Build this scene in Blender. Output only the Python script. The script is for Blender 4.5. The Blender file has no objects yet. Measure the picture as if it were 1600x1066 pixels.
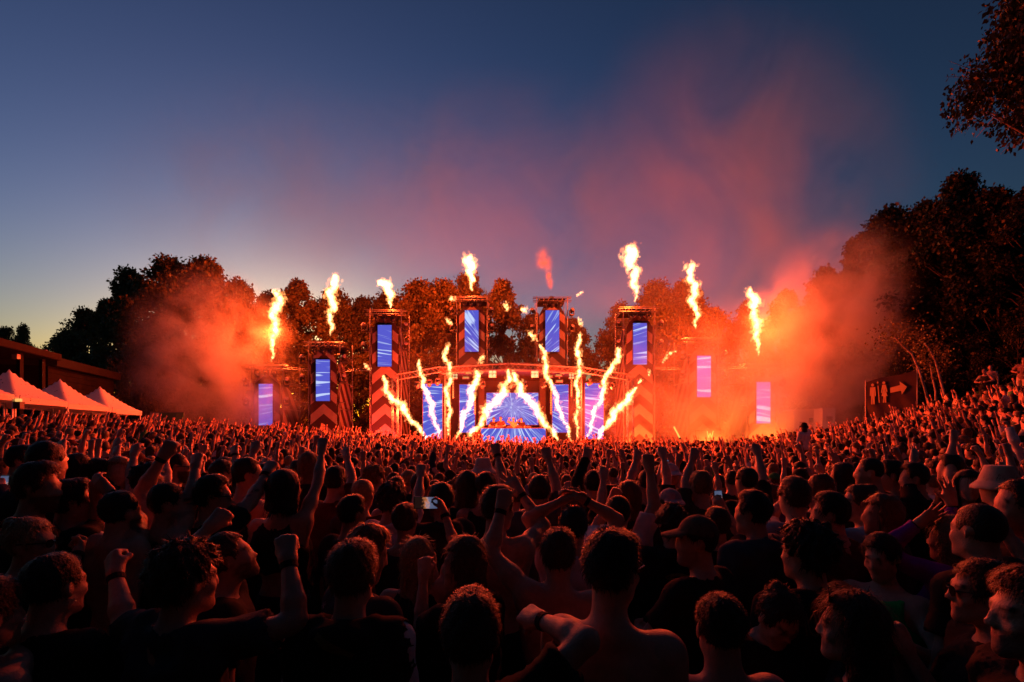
import bpy, bmesh, math, random
import numpy as np
from mathutils import Vector, Matrix, Quaternion
R = math.radians
random.seed(7)
rng = np.random.default_rng(7)
scene = bpy.context.scene

# ------------------------------------------------------------------ camera
F, CX, HY, CAMZ = 755.0, 800.0, 679.0, 2.14      # focal length in photo pixels, centre column, horizon row, eye height
cam_data = bpy.data.cameras.new('camera')
cam = bpy.data.objects.new('camera', cam_data)
scene.collection.objects.link(cam)
cam.location = (0, 0, CAMZ)
cam.rotation_euler = (R(90), 0, 0)
cam_data.sensor_width = 36
cam_data.lens = 36 * F / 1600
cam_data.shift_y = (HY - 533) / 1600
cam_data.clip_start = 0.05
cam_data.clip_end = 3000
scene.camera = cam

# ------------------------------------------------------------------ dusk sky
SUN_AZ, SUN_EL = R(-24.2), R(2.59)
world = bpy.data.worlds.new('World')
scene.world = world
world.use_nodes = True
wn, wl = world.node_tree.nodes, world.node_tree.links
wn.clear()
sky = wn.new('ShaderNodeTexSky')
sky.sky_type = 'NISHITA'
sky.sun_disc = False
sky.sun_elevation = SUN_EL
sky.sun_rotation = SUN_AZ
sky.altitude = 0
sky.air_density = 1.3
sky.dust_density = 1.74
sky.ozone_density = 3.98
bg = wn.new('ShaderNodeBackground')
bg.inputs['Strength'].default_value = 0.15
wo = wn.new('ShaderNodeOutputWorld')
# the day's sky darkened to dusk: a contrast curve deepens the zenith and keeps the glow over the horizon
dim = wn.new('ShaderNodeVectorMath'); dim.operation = 'SCALE'; dim.inputs['Scale'].default_value = 0.15
wl.new(sky.outputs[0], dim.inputs[0])
sepc = wn.new('ShaderNodeSeparateXYZ'); comb = wn.new('ShaderNodeCombineXYZ'); wl.new(dim.outputs[0], sepc.inputs[0])
for k, (gpow, gain) in enumerate(((1.42, 3.15), (1.78, 5.1), (2.22, 8.2))):
    pw = wn.new('ShaderNodeMath'); pw.operation = 'POWER'; pw.inputs[1].default_value = gpow
    ml = wn.new('ShaderNodeMath'); ml.operation = 'MULTIPLY'; ml.inputs[1].default_value = gain / 0.15
    wl.new(sepc.outputs[k], pw.inputs[0]); wl.new(pw.outputs[0], ml.inputs[0]); wl.new(ml.outputs[0], comb.inputs[k])
wl.new(comb.outputs[0], bg.inputs['Color'])
wl.new(bg.outputs[0], wo.inputs['Surface'])
# the last afterglow of the sun that has just gone down behind the trees
sun = bpy.data.lights.new('sun', 'SUN')
sun.energy = 0.012
sun.angle = R(20)
sun.color = (1.0, 0.82, 0.7)
sun_o = bpy.data.objects.new('sun', sun)
scene.collection.objects.link(sun_o)
sun_o.rotation_euler = (R(90) - SUN_EL, 0, R(180) - SUN_AZ)

scene.view_settings.view_transform = 'Standard'
scene.view_settings.look = 'None'
scene.view_settings.gamma = 1
scene.view_settings.exposure = 0.0
scene.view_settings.use_curve_mapping = False
cy = scene.cycles
cy.use_denoising = True
try: cy.denoiser = 'OPENIMAGEDENOISE'
except Exception: pass
cy.use_adaptive_sampling = True
cy.adaptive_threshold = 0.02
cy.max_bounces = 4
cy.diffuse_bounces = 2
cy.glossy_bounces = 2
cy.transmission_bounces = 2
cy.volume_bounces = 1
cy.transparent_max_bounces = 40
cy.sample_clamp_indirect = 2.0
cy.caustics_reflective = False
cy.caustics_refractive = False
cy.use_light_tree = True
cy.volume_step_rate = 0.6
cy.volume_max_steps = 128

# ------------------------------------------------------------------ helpers
def P(u, v, d):
    """photo pixel + distance along the view -> point in the place"""
    return Vector(((u - CX) / F * d, d, CAMZ + (HY - v) / F * d))

def ground_z(x, y):
    s = x - 0.35 * (y - 19.0)
    zr = 0.018 * max(0.0, min(s, 24.0) - 8.0) ** 2 + 0.3 * max(0.0, min(s, 34) - 24.0)
    zl = 0.060 * max(0.0, min(-x, 22.0) - 1.2)
    # the middle of the field lies in a shallow dip
    def st(a, b, t): t = max(0.0, min(1.0, (t - a) / (b - a))); return t * t * (3 - 2 * t)
    dip = 0.24 * st(2.6, 8.0, y) * (1 - st(19.0, 28.0, y)) * (1 - st(7.0, 15.0, abs(x)))
    z = zr + zl - dip
    if y > 27.5:
        z *= max(0.0, 1.0 - 0.02 * (y - 27.5)) 
    return z

def link(o):
    scene.collection.objects.link(o)
    return o

def tag(o, label=None, cat=None, group=None, kind=None):
    if label: o['label'] = label
    if cat: o['category'] = cat
    if group: o['group'] = group
    if kind: o['kind'] = kind
    return o

def empty(name, loc=(0, 0, 0), rz=0.0):
    o = bpy.data.objects.new(name, None)
    o.empty_display_size = 0.2
    o.location = loc
    o.rotation_euler = (0, 0, rz)
    return link(o)

def mesh_np(name, v, f, mats=(), smooth=False, midx=None):
    """quads or tris as an array, or a list of polygons"""
    me = bpy.data.meshes.new(name)
    v = np.asarray(v, dtype=np.float32).reshape(-1, 3)
    if isinstance(f, np.ndarray):
        n, k = f.shape
        me.vertices.add(len(v)); me.vertices.foreach_set('co', v.ravel())
        me.loops.add(n * k); me.loops.foreach_set('vertex_index', f.astype(np.int32).ravel())
        me.polygons.add(n)
        me.polygons.foreach_set('loop_start', np.arange(0, n * k, k, dtype=np.int32))
        me.polygons.foreach_set('loop_total', np.full(n, k, dtype=np.int32))
        if midx is not None: me.polygons.foreach_set('material_index', np.asarray(midx, dtype=np.int32))
        me.update(calc_edges=True)
        if smooth: me.polygons.foreach_set('use_smooth', np.ones(n, dtype=bool))
    else:
        me.from_pydata([tuple(p) for p in v], [], f)
        if midx is not None: me.polygons.foreach_set('material_index', np.asarray(midx, dtype=np.int32))
        if smooth: me.polygons.foreach_set('use_smooth', np.ones(len(f), dtype=bool))
        me.update()
    for m in mats: me.materials.append(m)
    return me

def obj(name, me, parent=None, loc=None, rot=None):
    o = link(bpy.data.objects.new(name, me))
    if parent is not None: o.parent = parent
    if loc is not None: o.location = loc
    if rot is not None: o.rotation_euler = rot
    return o

class MB:
    """collects boxes, tubes and plates and links them as one mesh"""
    def __init__(s): s.v, s.f, s.m = [], [], []
    def add(s, vs, fs, m=0):
        b = len(s.v)
        s.v += [tuple(p) for p in vs]
        s.f += [tuple(i + b for i in q) for q in fs]
        s.m += [m] * len(fs)
    def box(s, lo, hi, m=0, M=None):
        x0, y0, z0 = lo; x1, y1, z1 = hi
        vs = [(x0,y0,z0),(x1,y0,z0),(x1,y1,z0),(x0,y1,z0),(x0,y0,z1),(x1,y0,z1),(x1,y1,z1),(x0,y1,z1)]
        if M is not None: vs = [M @ Vector(p) for p in vs]
        s.add(vs, [(0,3,2,1),(4,5,6,7),(0,1,5,4),(1,2,6,5),(2,3,7,6),(3,0,4,7)], m)
    def bevel_box(s, lo, hi, b, m=0, M=None):
        """box with chamfered vertical and horizontal edges"""
        bm = bmesh.new()
        r = bmesh.ops.create_cube(bm, size=1)
        c = [(lo[i] + hi[i]) / 2 for i in range(3)]; d = [hi[i] - lo[i] for i in range(3)]
        for q in bm.verts: q.co = Vector((c[0] + q.co.x * d[0], c[1] + q.co.y * d[1], c[2] + q.co.z * d[2]))
        bmesh.ops.bevel(bm, geom=list(bm.edges), offset=b, segments=2, affect='EDGES', profile=0.6)
        bm.verts.index_update()
        vs = [q.co.copy() for q in bm.verts]
        if M is not None: vs = [M @ p for p in vs]
        s.add(vs, [tuple(x.index for x in f.verts) for f in bm.faces], m)
        bm.free()
    def tube(s, a, b, r0, r1=None, n=6, m=0, caps=True):
        a, b = Vector(a), Vector(b)
        r1 = r0 if r1 is None else r1
        ax = (b - a)
        if ax.length < 1e-6: return
        ax.normalize()
        t = ax.orthogonal().normalized(); w = ax.cross(t)
        vs = []
        for p, r in ((a, r0), (b, r1)):
            for i in range(n):
                q = 2 * math.pi * i / n
                vs.append(p + (t * math.cos(q) + w * math.sin(q)) * r)
        fs = [(i, (i + 1) % n, n + (i + 1) % n, n + i) for i in range(n)]
        if caps: fs += [tuple(range(n - 1, -1, -1)), tuple(range(n, 2 * n))]
        s.add(vs, fs, m)
    def path(s, pts, rs, n=6, m=0):
        pts = [Vector(p) for p in pts]
        vs, prev = [], None
        for i, p in enumerate(pts):
            ax = (pts[min(i + 1, len(pts) - 1)] - pts[max(i - 1, 0)]).normalized()
            t = ax.orthogonal().normalized() if prev is None else (prev - ax * prev.dot(ax)).normalized()
            prev = t; w = ax.cross(t)
            r = rs[i] if hasattr(rs, '__len__') else rs
            for k in range(n):
                q = 2 * math.pi * k / n
                vs.append(p + (t * math.cos(q) + w * math.sin(q)) * r)
        fs = []
        for i in range(len(pts) - 1):
            for k in range(n):
                a, b = i * n + k, i * n + (k + 1) % n
                fs.append((a, b, b + n, a + n))
        fs += [tuple(range(n - 1, -1, -1)), tuple(range((len(pts) - 1) * n, len(pts) * n))]
        s.add(vs, fs, m)
    def prism(s, poly, y0, y1, m=0, M=None):
        """polygon in x,z pushed from y0 to y1"""
        n = len(poly)
        vs = [(x, y0, z) for x, z in poly] + [(x, y1, z) for x, z in poly]
        if M is not None: vs = [M @ Vector(p) for p in vs]
        fs = [tuple(range(n)), tuple(range(2 * n - 1, n - 1, -1))]
        fs += [(i + n, (i + 1) % n + n, (i + 1) % n, i) for i in range(n)]
        s.add(vs, fs, m)
    def lathe(s, prof, n=12, m=0, M=None):
        vs, fs = [], []
        for r, z in prof:
            for i in range(n):
                q = 2 * math.pi * i / n
                p = Vector((r * math.cos(q), r * math.sin(q), z))
                vs.append(M @ p if M is not None else p)
        for j in range(len(prof) - 1):
            for i in range(n):
                a, b = j * n + i, j * n + (i + 1) % n
                fs.append((a, b, b + n, a + n))
        fs += [tuple(range(n - 1, -1, -1)), tuple(range((len(prof) - 1) * n, len(prof) * n))]
        s.add(vs, fs, m)
    def mesh(s, name, mats, smooth=False):
        return mesh_np(name, s.v, s.f, mats if isinstance(mats, (list, tuple)) else [mats], smooth, s.m)
    def build(s, name, mats, parent=None, loc=None, rot=None, smooth=False):
        return obj(name, s.mesh(name, mats, smooth), parent, loc, rot)

# ------------------------------------------------------------------ materials
def new_mat(name):
    m = bpy.data.materials.new(name); m.use_nodes = True
    nt = m.node_tree; nt.nodes.clear()
    out = nt.nodes.new('ShaderNodeOutputMaterial')
    return m, nt, out
def nd(nt, typ, **kw):
    n = nt.nodes.new(typ)
    for k, v in kw.items():
        if k == 'ins':
            for a, b in v.items(): n.inputs[a].default_value = b
        else: setattr(n, k, v)
    return n
def math_n(nt, op, a, b=None, c=None, clamp=False):
    n = nt.nodes.new('ShaderNodeMath'); n.operation = op; n.use_clamp = clamp
    for i, x in enumerate((a, b, c)):
        if x is None: continue
        if isinstance(x, (int, float)): n.inputs[i].default_value = x
        else: nt.links.new(x, n.inputs[i])
    return n.outputs[0]
def surf(name, col, rough=0.6, metal=0.0, var=0.25, scale=6.0, bump=0.0, bscale=40.0, spec=0.4, coord='Object', attr=None, objcol=False):
    """principled surface with a little dirt-like colour variation and fine relief"""
    m, nt, out = new_mat(name)
    L = nt.links.new
    b = nd(nt, 'ShaderNodeBsdfPrincipled', ins={'Roughness': rough, 'Metallic': metal, 'Specular IOR Level': spec})
    L(b.outputs[0], out.inputs['Surface'])
    tc = nd(nt, 'ShaderNodeTexCoord')
    if attr: src = nd(nt, 'ShaderNodeAttribute', attribute_name=attr).outputs['Color']
    elif objcol: src = nd(nt, 'ShaderNodeObjectInfo').outputs['Color']
    else:
        rgb = nd(nt, 'ShaderNodeRGB'); rgb.outputs[0].default_value = (*col, 1); src = rgb.outputs[0]
    if var > 0:
        no = nd(nt, 'ShaderNodeTexNoise', ins={'Scale': scale, 'Detail': 4.0, 'Roughness': 0.6})
        L(tc.outputs[coord], no.inputs['Vector'])
        mr = nd(nt, 'ShaderNodeMapRange', ins={'From Min': 0.25, 'From Max': 0.75, 'To Min': 1 - var, 'To Max': 1 + var})
        L(no.outputs['Fac'], mr.inputs['Value'])
        mx = nd(nt, 'ShaderNodeVectorMath', operation='SCALE')
        L(src, mx.inputs[0]); L(mr.outputs[0], mx.inputs['Scale'])
        src = mx.outputs[0]
    L(src, b.inputs['Base Color'])
    if bump > 0:
        nb = nd(nt, 'ShaderNodeTexNoise', ins={'Scale': bscale, 'Detail': 3.0})
        L(tc.outputs[coord], nb.inputs['Vector'])
        bp = nd(nt, 'ShaderNodeBump', ins={'Strength': bump, 'Distance': 0.01})
        L(nb.outputs['Fac'], bp.inputs['Height']); L(bp.outputs[0], b.inputs['Normal'])
    return m
def emit(name, col, strength):
    m, nt, out = new_mat(name)
    e = nd(nt, 'ShaderNodeEmission', ins={'Color': (*col, 1), 'Strength': strength})
    nt.links.new(e.outputs[0], out.inputs['Surface'])
    m.cycles.emission_sampling = 'NONE'
    return m

M_metal = surf('galvanised_tube', (0.20, 0.20, 0.205), 0.45, 0.7, 0.2, 3.0)
M_black = surf('black_paint', (0.025, 0.025, 0.027), 0.45, 0.0, 0.3, 4.0)
M_dark = surf('dark_cloth', (0.03, 0.026, 0.026), 0.85, 0.0, 0.3, 3.0)
M_white = surf('white_paint', (0.7, 0.69, 0.66), 0.5, 0.0, 0.12, 2.0)
# ------------------------------------------------------------------ ground
def build_ground():
    xs = np.concatenate([np.linspace(-900, -60, 8), np.linspace(-48, 60, 73), np.linspace(75, 900, 8)])
    ys = np.concatenate([np.linspace(-200, -20, 5), np.linspace(-10, 64, 50), np.linspace(80, 1500, 8)])
    v = [(x, y, ground_z(x, y) + 0.03 * math.sin(x * 1.3) * math.sin(y * 1.1)) for y in ys for x in xs]
    n = len(xs)
    f = np.array([(j * n + i, j * n + i + 1, (j + 1) * n + i + 1, (j + 1) * n + i) for j in range(len(ys) - 1) for i in range(n - 1)])
    m, nt, out = new_mat('trodden_grass')
    L = nt.links.new
    b = nd(nt, 'ShaderNodeBsdfPrincipled', ins={'Roughness': 0.95, 'Specular IOR Level': 0.1})
    tc = nd(nt, 'ShaderNodeTexCoord')
    no = nd(nt, 'ShaderNodeTexNoise', ins={'Scale': 0.6, 'Detail': 8.0, 'Roughness': 0.7})
    L(tc.outputs['Object'], no.inputs['Vector'])
    cr = nd(nt, 'ShaderNodeValToRGB')
    cr.color_ramp.elements[0].position = 0.35; cr.color_ramp.elements[0].color = (0.05, 0.075, 0.025, 1)
    cr.color_ramp.elements[1].position = 0.65; cr.color_ramp.elements[1].color = (0.11, 0.085, 0.05, 1)
    L(no.outputs['Fac'], cr.inputs['Fac']); L(cr.outputs[0], b.inputs['Base Color'])
    n2 = nd(nt, 'ShaderNodeTexNoise', ins={'Scale': 25.0, 'Detail': 4.0})
    L(tc.outputs['Object'], n2.inputs['Vector'])
    bp = nd(nt, 'ShaderNodeBump', ins={'Strength': 0.8, 'Distance': 0.05})
    L(n2.outputs['Fac'], bp.inputs['Height']); L(bp.outputs[0], b.inputs['Normal'])
    L(b.outputs[0], out.inputs['Surface'])
    o = obj('ground', mesh_np('ground', v, f, [m], True))
    tag(o, kind='structure')
    # grass blades on the visible hillside at the edge of the wood
    r = np.random.default_rng(3)
    vs, fs = [], []
    for i in range(9000):
        x = r.uniform(14, 34); y = r.uniform(14, 34)
        if ground_z(x, y) < 1.6: continue
        z = ground_z(x, y); a = r.uniform(0, 6.28); h = r.uniform(0.06, 0.2); w = 0.02
        dx, dy = math.cos(a) * w, math.sin(a) * w
        lx, ly = r.normal(0, 0.05, 2)
        k = len(vs)
        vs += [(x - dx, y - dy, z - 0.03), (x + dx, y + dy, z - 0.03), (x + lx, y + ly, z + h)]
        fs.append((k, k + 1, k + 2))
    gm = surf('grass_blade', (0.06, 0.085, 0.03), 0.8, var=0.4, scale=1.0, spec=0.2)
    g = obj('grass', mesh_np('grass', vs, np.array(fs), [gm]))
    tag(g, 'short grass and weeds on the hillside below the wood', 'grass', kind='stuff')
build_ground()

# ------------------------------------------------------------------ trees
def leaf_mat(name, col):
    m, nt, out = new_mat(name)
    L = nt.links.new
    tc = nd(nt, 'ShaderNodeTexCoord')
    no = nd(nt, 'ShaderNodeTexNoise', ins={'Scale': 1.3, 'Detail': 3.0})
    L(tc.outputs['Object'], no.inputs['Vector'])
    cr = nd(nt, 'ShaderNodeValToRGB')
    a = cr.color_ramp.elements
    a[0].position = 0.3; a[0].color = (col[0] * 0.6, col[1] * 0.6, col[2] * 0.6, 1)
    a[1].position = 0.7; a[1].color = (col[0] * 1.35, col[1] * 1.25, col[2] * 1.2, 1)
    L(no.outputs['Fac'], cr.inputs['Fac'])
    d = nd(nt, 'ShaderNodeBsdfPrincipled', ins={'Roughness': 0.5, 'Specular IOR Level': 0.3})
    t = nd(nt, 'ShaderNodeBsdfTranslucent')
    L(cr.outputs[0], d.inputs['Base Color']); L(cr.outputs[0], t.inputs['Color'])
    mx = nd(nt, 'ShaderNodeMixShader', ins={'Fac': 0.3})
    L(d.outputs[0], mx.inputs[1]); L(t.outputs[0], mx.inputs[2]); L(mx.outputs[0], out.inputs['Surface'])
    return m
M_bark = surf('bark', (0.09, 0.07, 0.055), 0.9, var=0.4, scale=5.0, bump=0.6, bscale=14.0)
M_birch = surf('birch_bark', (0.22, 0.19, 0.17), 0.8, var=0.5, scale=5.0, bump=0.4, bscale=12.0)
M_leaf = [leaf_mat('leaf_maple', (0.12, 0.105, 0.03)), leaf_mat('leaf_ash', (0.11, 0.10, 0.03)), leaf_mat('leaf_poplar', (0.125, 0.11, 0.035))]
M_leaf_shaded = leaf_mat('leaf_shaded', (0.010, 0.016, 0.007))  # darkened leaf copy: the shade over the wood is put into the colour

def tree_meshes(seed, H=16.0, CR=4.2, base=0.22, nclump=46, nleaf=9000, leaf=0.2, bare=0.0, mat=0):
    r = np.random.default_rng(seed)
    w = MB()
    lean = r.normal(0, 0.03, 2)
    top = H * 0.82
    pts = [Vector((lean[0] * z + 0.12 * math.sin(z * 0.5 + seed), lean[1] * z + 0.1 * math.cos(z * 0.4 + seed), z)) for z in np.linspace(-0.4, top, 9)]
    w.path(pts, [0.30 * (1 - 0.86 * i / 8) * H / 16 for i in range(9)], 7)
    cz0, cz1 = H * base, H
    clumps = []
    for i in range(nclump):
        t = (i + r.random()) / nclump
        z = cz0 + (cz1 - cz0) * (t ** 0.85)
        prof = (math.sin(math.pi * min(1, (t * 0.86 + 0.16))) ** 0.75)
        a = r.uniform(0, 2 * math.pi)
        rr = CR * prof * r.uniform(0.0, 1.0) ** 0.6
        c = Vector((rr * math.cos(a), rr * math.sin(a), min(z + r.normal(0, 0.4), H - 0.5)))
        rad = CR * r.uniform(0.14, 0.30)
        clumps.append((c, rad))
        k = min(8, max(2, int(8 * (c.z - rr * 0.55) / top)))
        p0 = pts[k]
        mid = p0.lerp(c, 0.55) + Vector((0, 0, 0.10 * rr)) + Vector(r.normal(0, 0.2, 3))
        rb = 0.075 * H / 16 * (1.15 - t)
        w.path([p0, mid, c], [rb + 0.02, rb * 0.6 + 0.012, 0.012], 5)
        for q in range(3):
            e = c + Vector(r.normal(0, 1, 3)).normalized() * rad * 1.1
            w.tube(mid.lerp(c, 0.6 + 0.13 * q), e, 0.022, 0.006, 4, caps=False)
    # leaves: small pointed faces gathered in clumps, denser in some than in others
    wts = np.array([c[1] ** 2 * r.uniform(0.35, 1.4) for c in clumps]); wts /= wts.sum()
    cid = r.choice(nclump, nleaf, p=wts)
    cc = np.array([tuple(c[0]) for c in clumps]); cr = np.array([c[1] for c in clumps])
    d = r.normal(0, 1, (nleaf, 3)); d /= np.linalg.norm(d, axis=1)[:, None]
    rad = cr[cid] * (r.random(nleaf) ** 0.45) * r.uniform(0.7, 1.08, nleaf)
    pos = cc[cid] + d * rad[:, None] * np.array([1.0, 1.0, 0.85])
    pos[:, 2] = np.maximum(pos[:, 2], 0.6)
    ax = r.normal(0, 1, (nleaf, 3)) + np.array([0, 0, -0.5]) + d * 0.7; ax /= np.linalg.norm(ax, axis=1)[:, None]
    sd = np.cross(ax, r.normal(0, 1, (nleaf, 3))); sd /= np.linalg.norm(sd, axis=1)[:, None]
    s = leaf * r.uniform(0.55, 1.35, nleaf)[:, None]
    nrm = np.cross(ax, sd)
    v = np.stack([pos, pos + ax * s * 0.45 + sd * s * 0.34 + nrm * s * 0.08, pos + ax * s, pos + ax * s * 0.45 - sd * s * 0.34 + nrm * s * 0.08], axis=1).reshape(-1, 3)
    f = np.arange(nleaf * 4).reshape(-1, 4)
    return w.mesh('trunk', [M_bark], True), mesh_np('crown', v, f, [M_leaf[mat]])

TREES = [tree_meshes(11, 16, 4.6, 0.05, 130, 31000, 0.31, mat=0),
         tree_meshes(12, 16, 3.9, 0.06, 120, 28000, 0.30, mat=1),
         tree_meshes(13, 16, 5.0, 0.04, 140, 33000, 0.31, mat=0),
         tree_meshes(14, 16, 3.3, 0.03, 110, 26000, 0.29, mat=2),
         tree_meshes(15, 16, 4.3, 0.03, 130, 31000, 0.30, mat=1)]
SHRUB = tree_meshes(21, 6.0, 3.4, 0.02, 40, 9000, 0.2, mat=0)

def plant_tree(name, u, d, vtop, half, label, var, group, z0=None, rz=None, meshes=None, H=16.0, CR=4.3, leafm=None):
    x = (u - CX) / F * d
    g = ground_z(x, d) if z0 is None else z0
    h = CAMZ + (HY - vtop) / F * d - g
    w = half * (1.45 if name == 'broadleaf_tree' else 1.0) / F * d
    t = empty(name, (x, d, g - 0.02), rz if rz is not None else (u * 0.37) % 6.28)
    tr, cr = meshes or TREES[var % len(TREES)]
    a = obj('trunk', tr, t); b = obj('crown', cr, t)
    sc = (w / CR, w / CR, h / H)
    a.scale = sc; b.scale = sc
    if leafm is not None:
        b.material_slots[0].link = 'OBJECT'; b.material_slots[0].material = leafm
    tag(t, label, 'tree' if name != 'shrub' else 'shrub', group)
    return t

gb = 'trees behind the stage towers'
for i, (u, d, v, hw, lab) in enumerate([
    (424, 47, 462, 46, 'broad red-lit tree rising behind the smoke left of the towers'),
    (466, 45, 440, 48, 'leafy red-lit tree behind the second tower flame'),
    (520, 47, 452, 42, 'leafy red-lit tree between the second and third towers'),
    (566, 49, 468, 36, 'lower red-lit tree in the dip beside the third tower'),
    (608, 48, 462, 38, 'leafy red-lit tree just behind the third tower flame'),
    (652, 46, 446, 46, 'tall rounded red-lit tree between third and fourth towers'),
    (696, 47, 444, 40, 'red-lit tree filling the gap beside the fourth tower'),
    (734, 49, 430, 34, 'pointed red-lit tree directly behind the fourth tower'),
    (786, 47, 440, 44, 'red-lit tree rising above the middle of the stage'),
    (834, 50, 492, 34, 'low dark tree behind the fifth tower'),
    (894, 49, 500, 34, 'low red-lit tree in the open sky gap right of the fifth tower'),
    (968, 48, 480, 34, 'red-lit tree just left of the sixth tower'),
    (1022, 45, 446, 46, 'orange-lit tree rising beside the sixth tower flame'),
    (1072, 45, 446, 44, 'orange-lit tree behind the seventh tower flame'),
    (1118, 48, 488, 28, 'narrow red-lit tree right of the seventh tower'),
    (1168, 48, 476, 30, 'orange-hazed tree behind the eighth tower flame'),
    (1228, 46, 456, 44, 'orange-hazed tree standing in the smoke past the last tower')]):
    plant_tree('broadleaf_tree', u, d, v, hw, lab, i * 2 + (i % 3), gb)
gl = 'trees on the tent side'
for i, (u, d, v, hw, lab) in enumerate([
    (6, 62, 514, 22, 'small far tree above the low building roof'),
    (36, 62, 512, 17, 'round far tree standing alone above the building roof'),
    (98, 56, 524, 26, 'far hazy tree beyond the end of the building'),
    (132, 46, 486, 34, 'dark open-branched tree beyond the building end'),
    (168, 44, 470, 34, 'dark tree between the open-branched one and the big group'),
    (206, 41, 426, 44, 'tall dark tree at the edge of the big group by the tents'),
    (262, 39, 408, 52, 'tallest spreading tree of the group behind the tents'),
    (318, 40, 409, 52, 'spreading red-tinted tree with orange smoke in front'),
    (372, 42, 442, 42, 'red-lit tree behind the thick orange smoke')]):
    plant_tree('broadleaf_tree', u, d, v, hw, lab, i * 3 + 1, gl)
plant_tree('shrub', 205, 36, 545, 46, 'large dark shrub dappled with orange light behind the last tent', 0, None, meshes=SHRUB, H=6.0, CR=3.4)
plant_tree('shrub', 258, 35, 585, 40, 'lower shrub beside the banner wall', 0, None, meshes=SHRUB, H=6.0, CR=3.4, rz=2.0)
gr = 'trees of the dark wood on the hillside'
for i, (u, d, v, hw, lab) in enumerate([
    (1290, 44, 424, 40, 'red-lit tree where the wood meets the smoke'),
    (1342, 40, 372, 46, 'red-lit tree at the stage end of the dark wood'),
    (1392, 38, 330, 52, 'tall tree of the wood with smoke drifting past'),
    (1446, 35, 325, 54, 'dark tree of the wood above the toilet sign'),
    (1500, 32, 278, 52, 'tall dark pointed tree above the hillside crowd'),
    (1560, 30, 300, 50, 'dark tree behind the people on the hilltop'),
    (1618, 28, 285, 58, 'dark tree at the end of the hillside wood'),
    (1475, 38, 400, 55, 'shorter dark tree filling the back of the wood'),
    (1410, 42, 420, 60, 'dark back-row tree behind the birch trunks'),
    (1345, 46, 430, 52, 'dull red back-row tree of the wood'),
    (1545, 36, 380, 55, 'dark back-row tree on the hilltop')]):
    plant_tree('broadleaf_tree', u, d, v, hw, lab, i * 2 + 1, gr, leafm=M_leaf_shaded)
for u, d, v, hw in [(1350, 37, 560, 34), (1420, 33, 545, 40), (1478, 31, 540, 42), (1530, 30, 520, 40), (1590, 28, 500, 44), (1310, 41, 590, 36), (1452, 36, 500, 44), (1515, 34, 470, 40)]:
    plant_tree('shrub', u, d, v, hw, 'dark undergrowth shrub at the foot of the hillside wood', 0, 'undergrowth shrubs of the wood', meshes=SHRUB, H=6.0, CR=3.4, leafm=M_leaf_shaded)
# the branch end hanging into the sky belongs to a tree standing beside the photographer's hillside
OVER = tree_meshes(33, 16, 4.6, 0.60, 170, 62000, 0.19, mat=1)
t = plant_tree('broadleaf_tree', 1712, 13.5, -140, 112, 'near dark tree with hanging branch ends against the blue sky', 0, None, meshes=OVER, CR=4.6, leafm=M_leaf_shaded)

# added trees, out of view behind the photographer, to hold back blue sky light
for i, (x, y, h, w) in enumerate([(-24, -6, 15, 6.0), (-16, -10, 16, 6.4), (-8, -12, 17, 6.4), (0, -11, 16, 6.2), (8, -12, 18, 6.6), (16, -9, 17, 6.4), (23, -4, 18, 6.6), (-12, -17, 18, 6.5), (4, -18, 19, 6.8), (13, -17, 18, 6.6)]):
    t = empty('broadleaf_tree', (x, y, ground_z(x, y)), i * 1.3)
    tr, cr = TREES[i % 5]
    for n_, me in (('trunk', tr), ('crown', cr)): q = obj(n_, me, t); q.scale = (w / 4.3, w / 4.3, h / 16.0)
    q.material_slots[0].link = 'OBJECT'; q.material_slots[0].material = M_leaf_shaded
    tag(t, 'dark tree added behind the photographer to block sky light', 'tree', 'added trees behind the photographer')

def birch(pts, d, r0, label):
    t = empty('birch_tree', P(pts[0][0], pts[0][1], d))
    base = Vector(t.location); g = ground_z(base.x, base.y)
    t.location = (base.x, base.y, g)
    mb = MB()
    q = [Vector((0, 0, -0.1))] + [P(u, v, d) - Vector(t.location) for u, v in pts]
    n = len(q)
    mb.path(q, [r0 * (1 - 0.6 * i / n) for i in range(n)], 7)
    mb.build('trunk', [M_birch], t, smooth=True)
    r = np.random.default_rng(int(pts[0][0]))
    tip = q[-1]
    N = 420
    pos = np.array(tip) + r.normal(0, 1, (N, 3)) * np.array([0.5, 0.5, 0.55])
    ax = r.normal(0, 1, (N, 3)); ax /= np.linalg.norm(ax, axis=1)[:, None]
    sd = np.cross(ax, r.normal(0, 1, (N, 3))); sd /= np.linalg.norm(sd, axis=1)[:, None]
    s = 0.13 * r.uniform(0.6, 1.3, N)[:, None]
    v = np.stack([pos, pos + ax * s * .5 + sd * s * .35, pos + ax * s, pos + ax * s * .5 - sd * s * .35], axis=1).reshape(-1, 3)
    obj('crown', mesh_np('crown', v, np.arange(N * 4).reshape(-1, 4), [M_leaf[1]]), t)
    tag(t, label, 'tree', 'birches by the toilet sign')
birch([(1454, 645), (1446, 610), (1436, 578), (1425, 553), (1410, 540), (1398, 527)], 25.5, 0.075, 'leaning pale birch trunk right beside the toilet sign')
birch([(1476, 618), (1468, 588), (1462, 565), (1452, 545), (1444, 536)], 25.8, 0.07, 'slender curved birch trunk behind the seated hillside group')
birch([(1462, 612), (1457, 590), (1453, 566)], 26.5, 0.06, 'short pale birch trunk between two longer ones')
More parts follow.
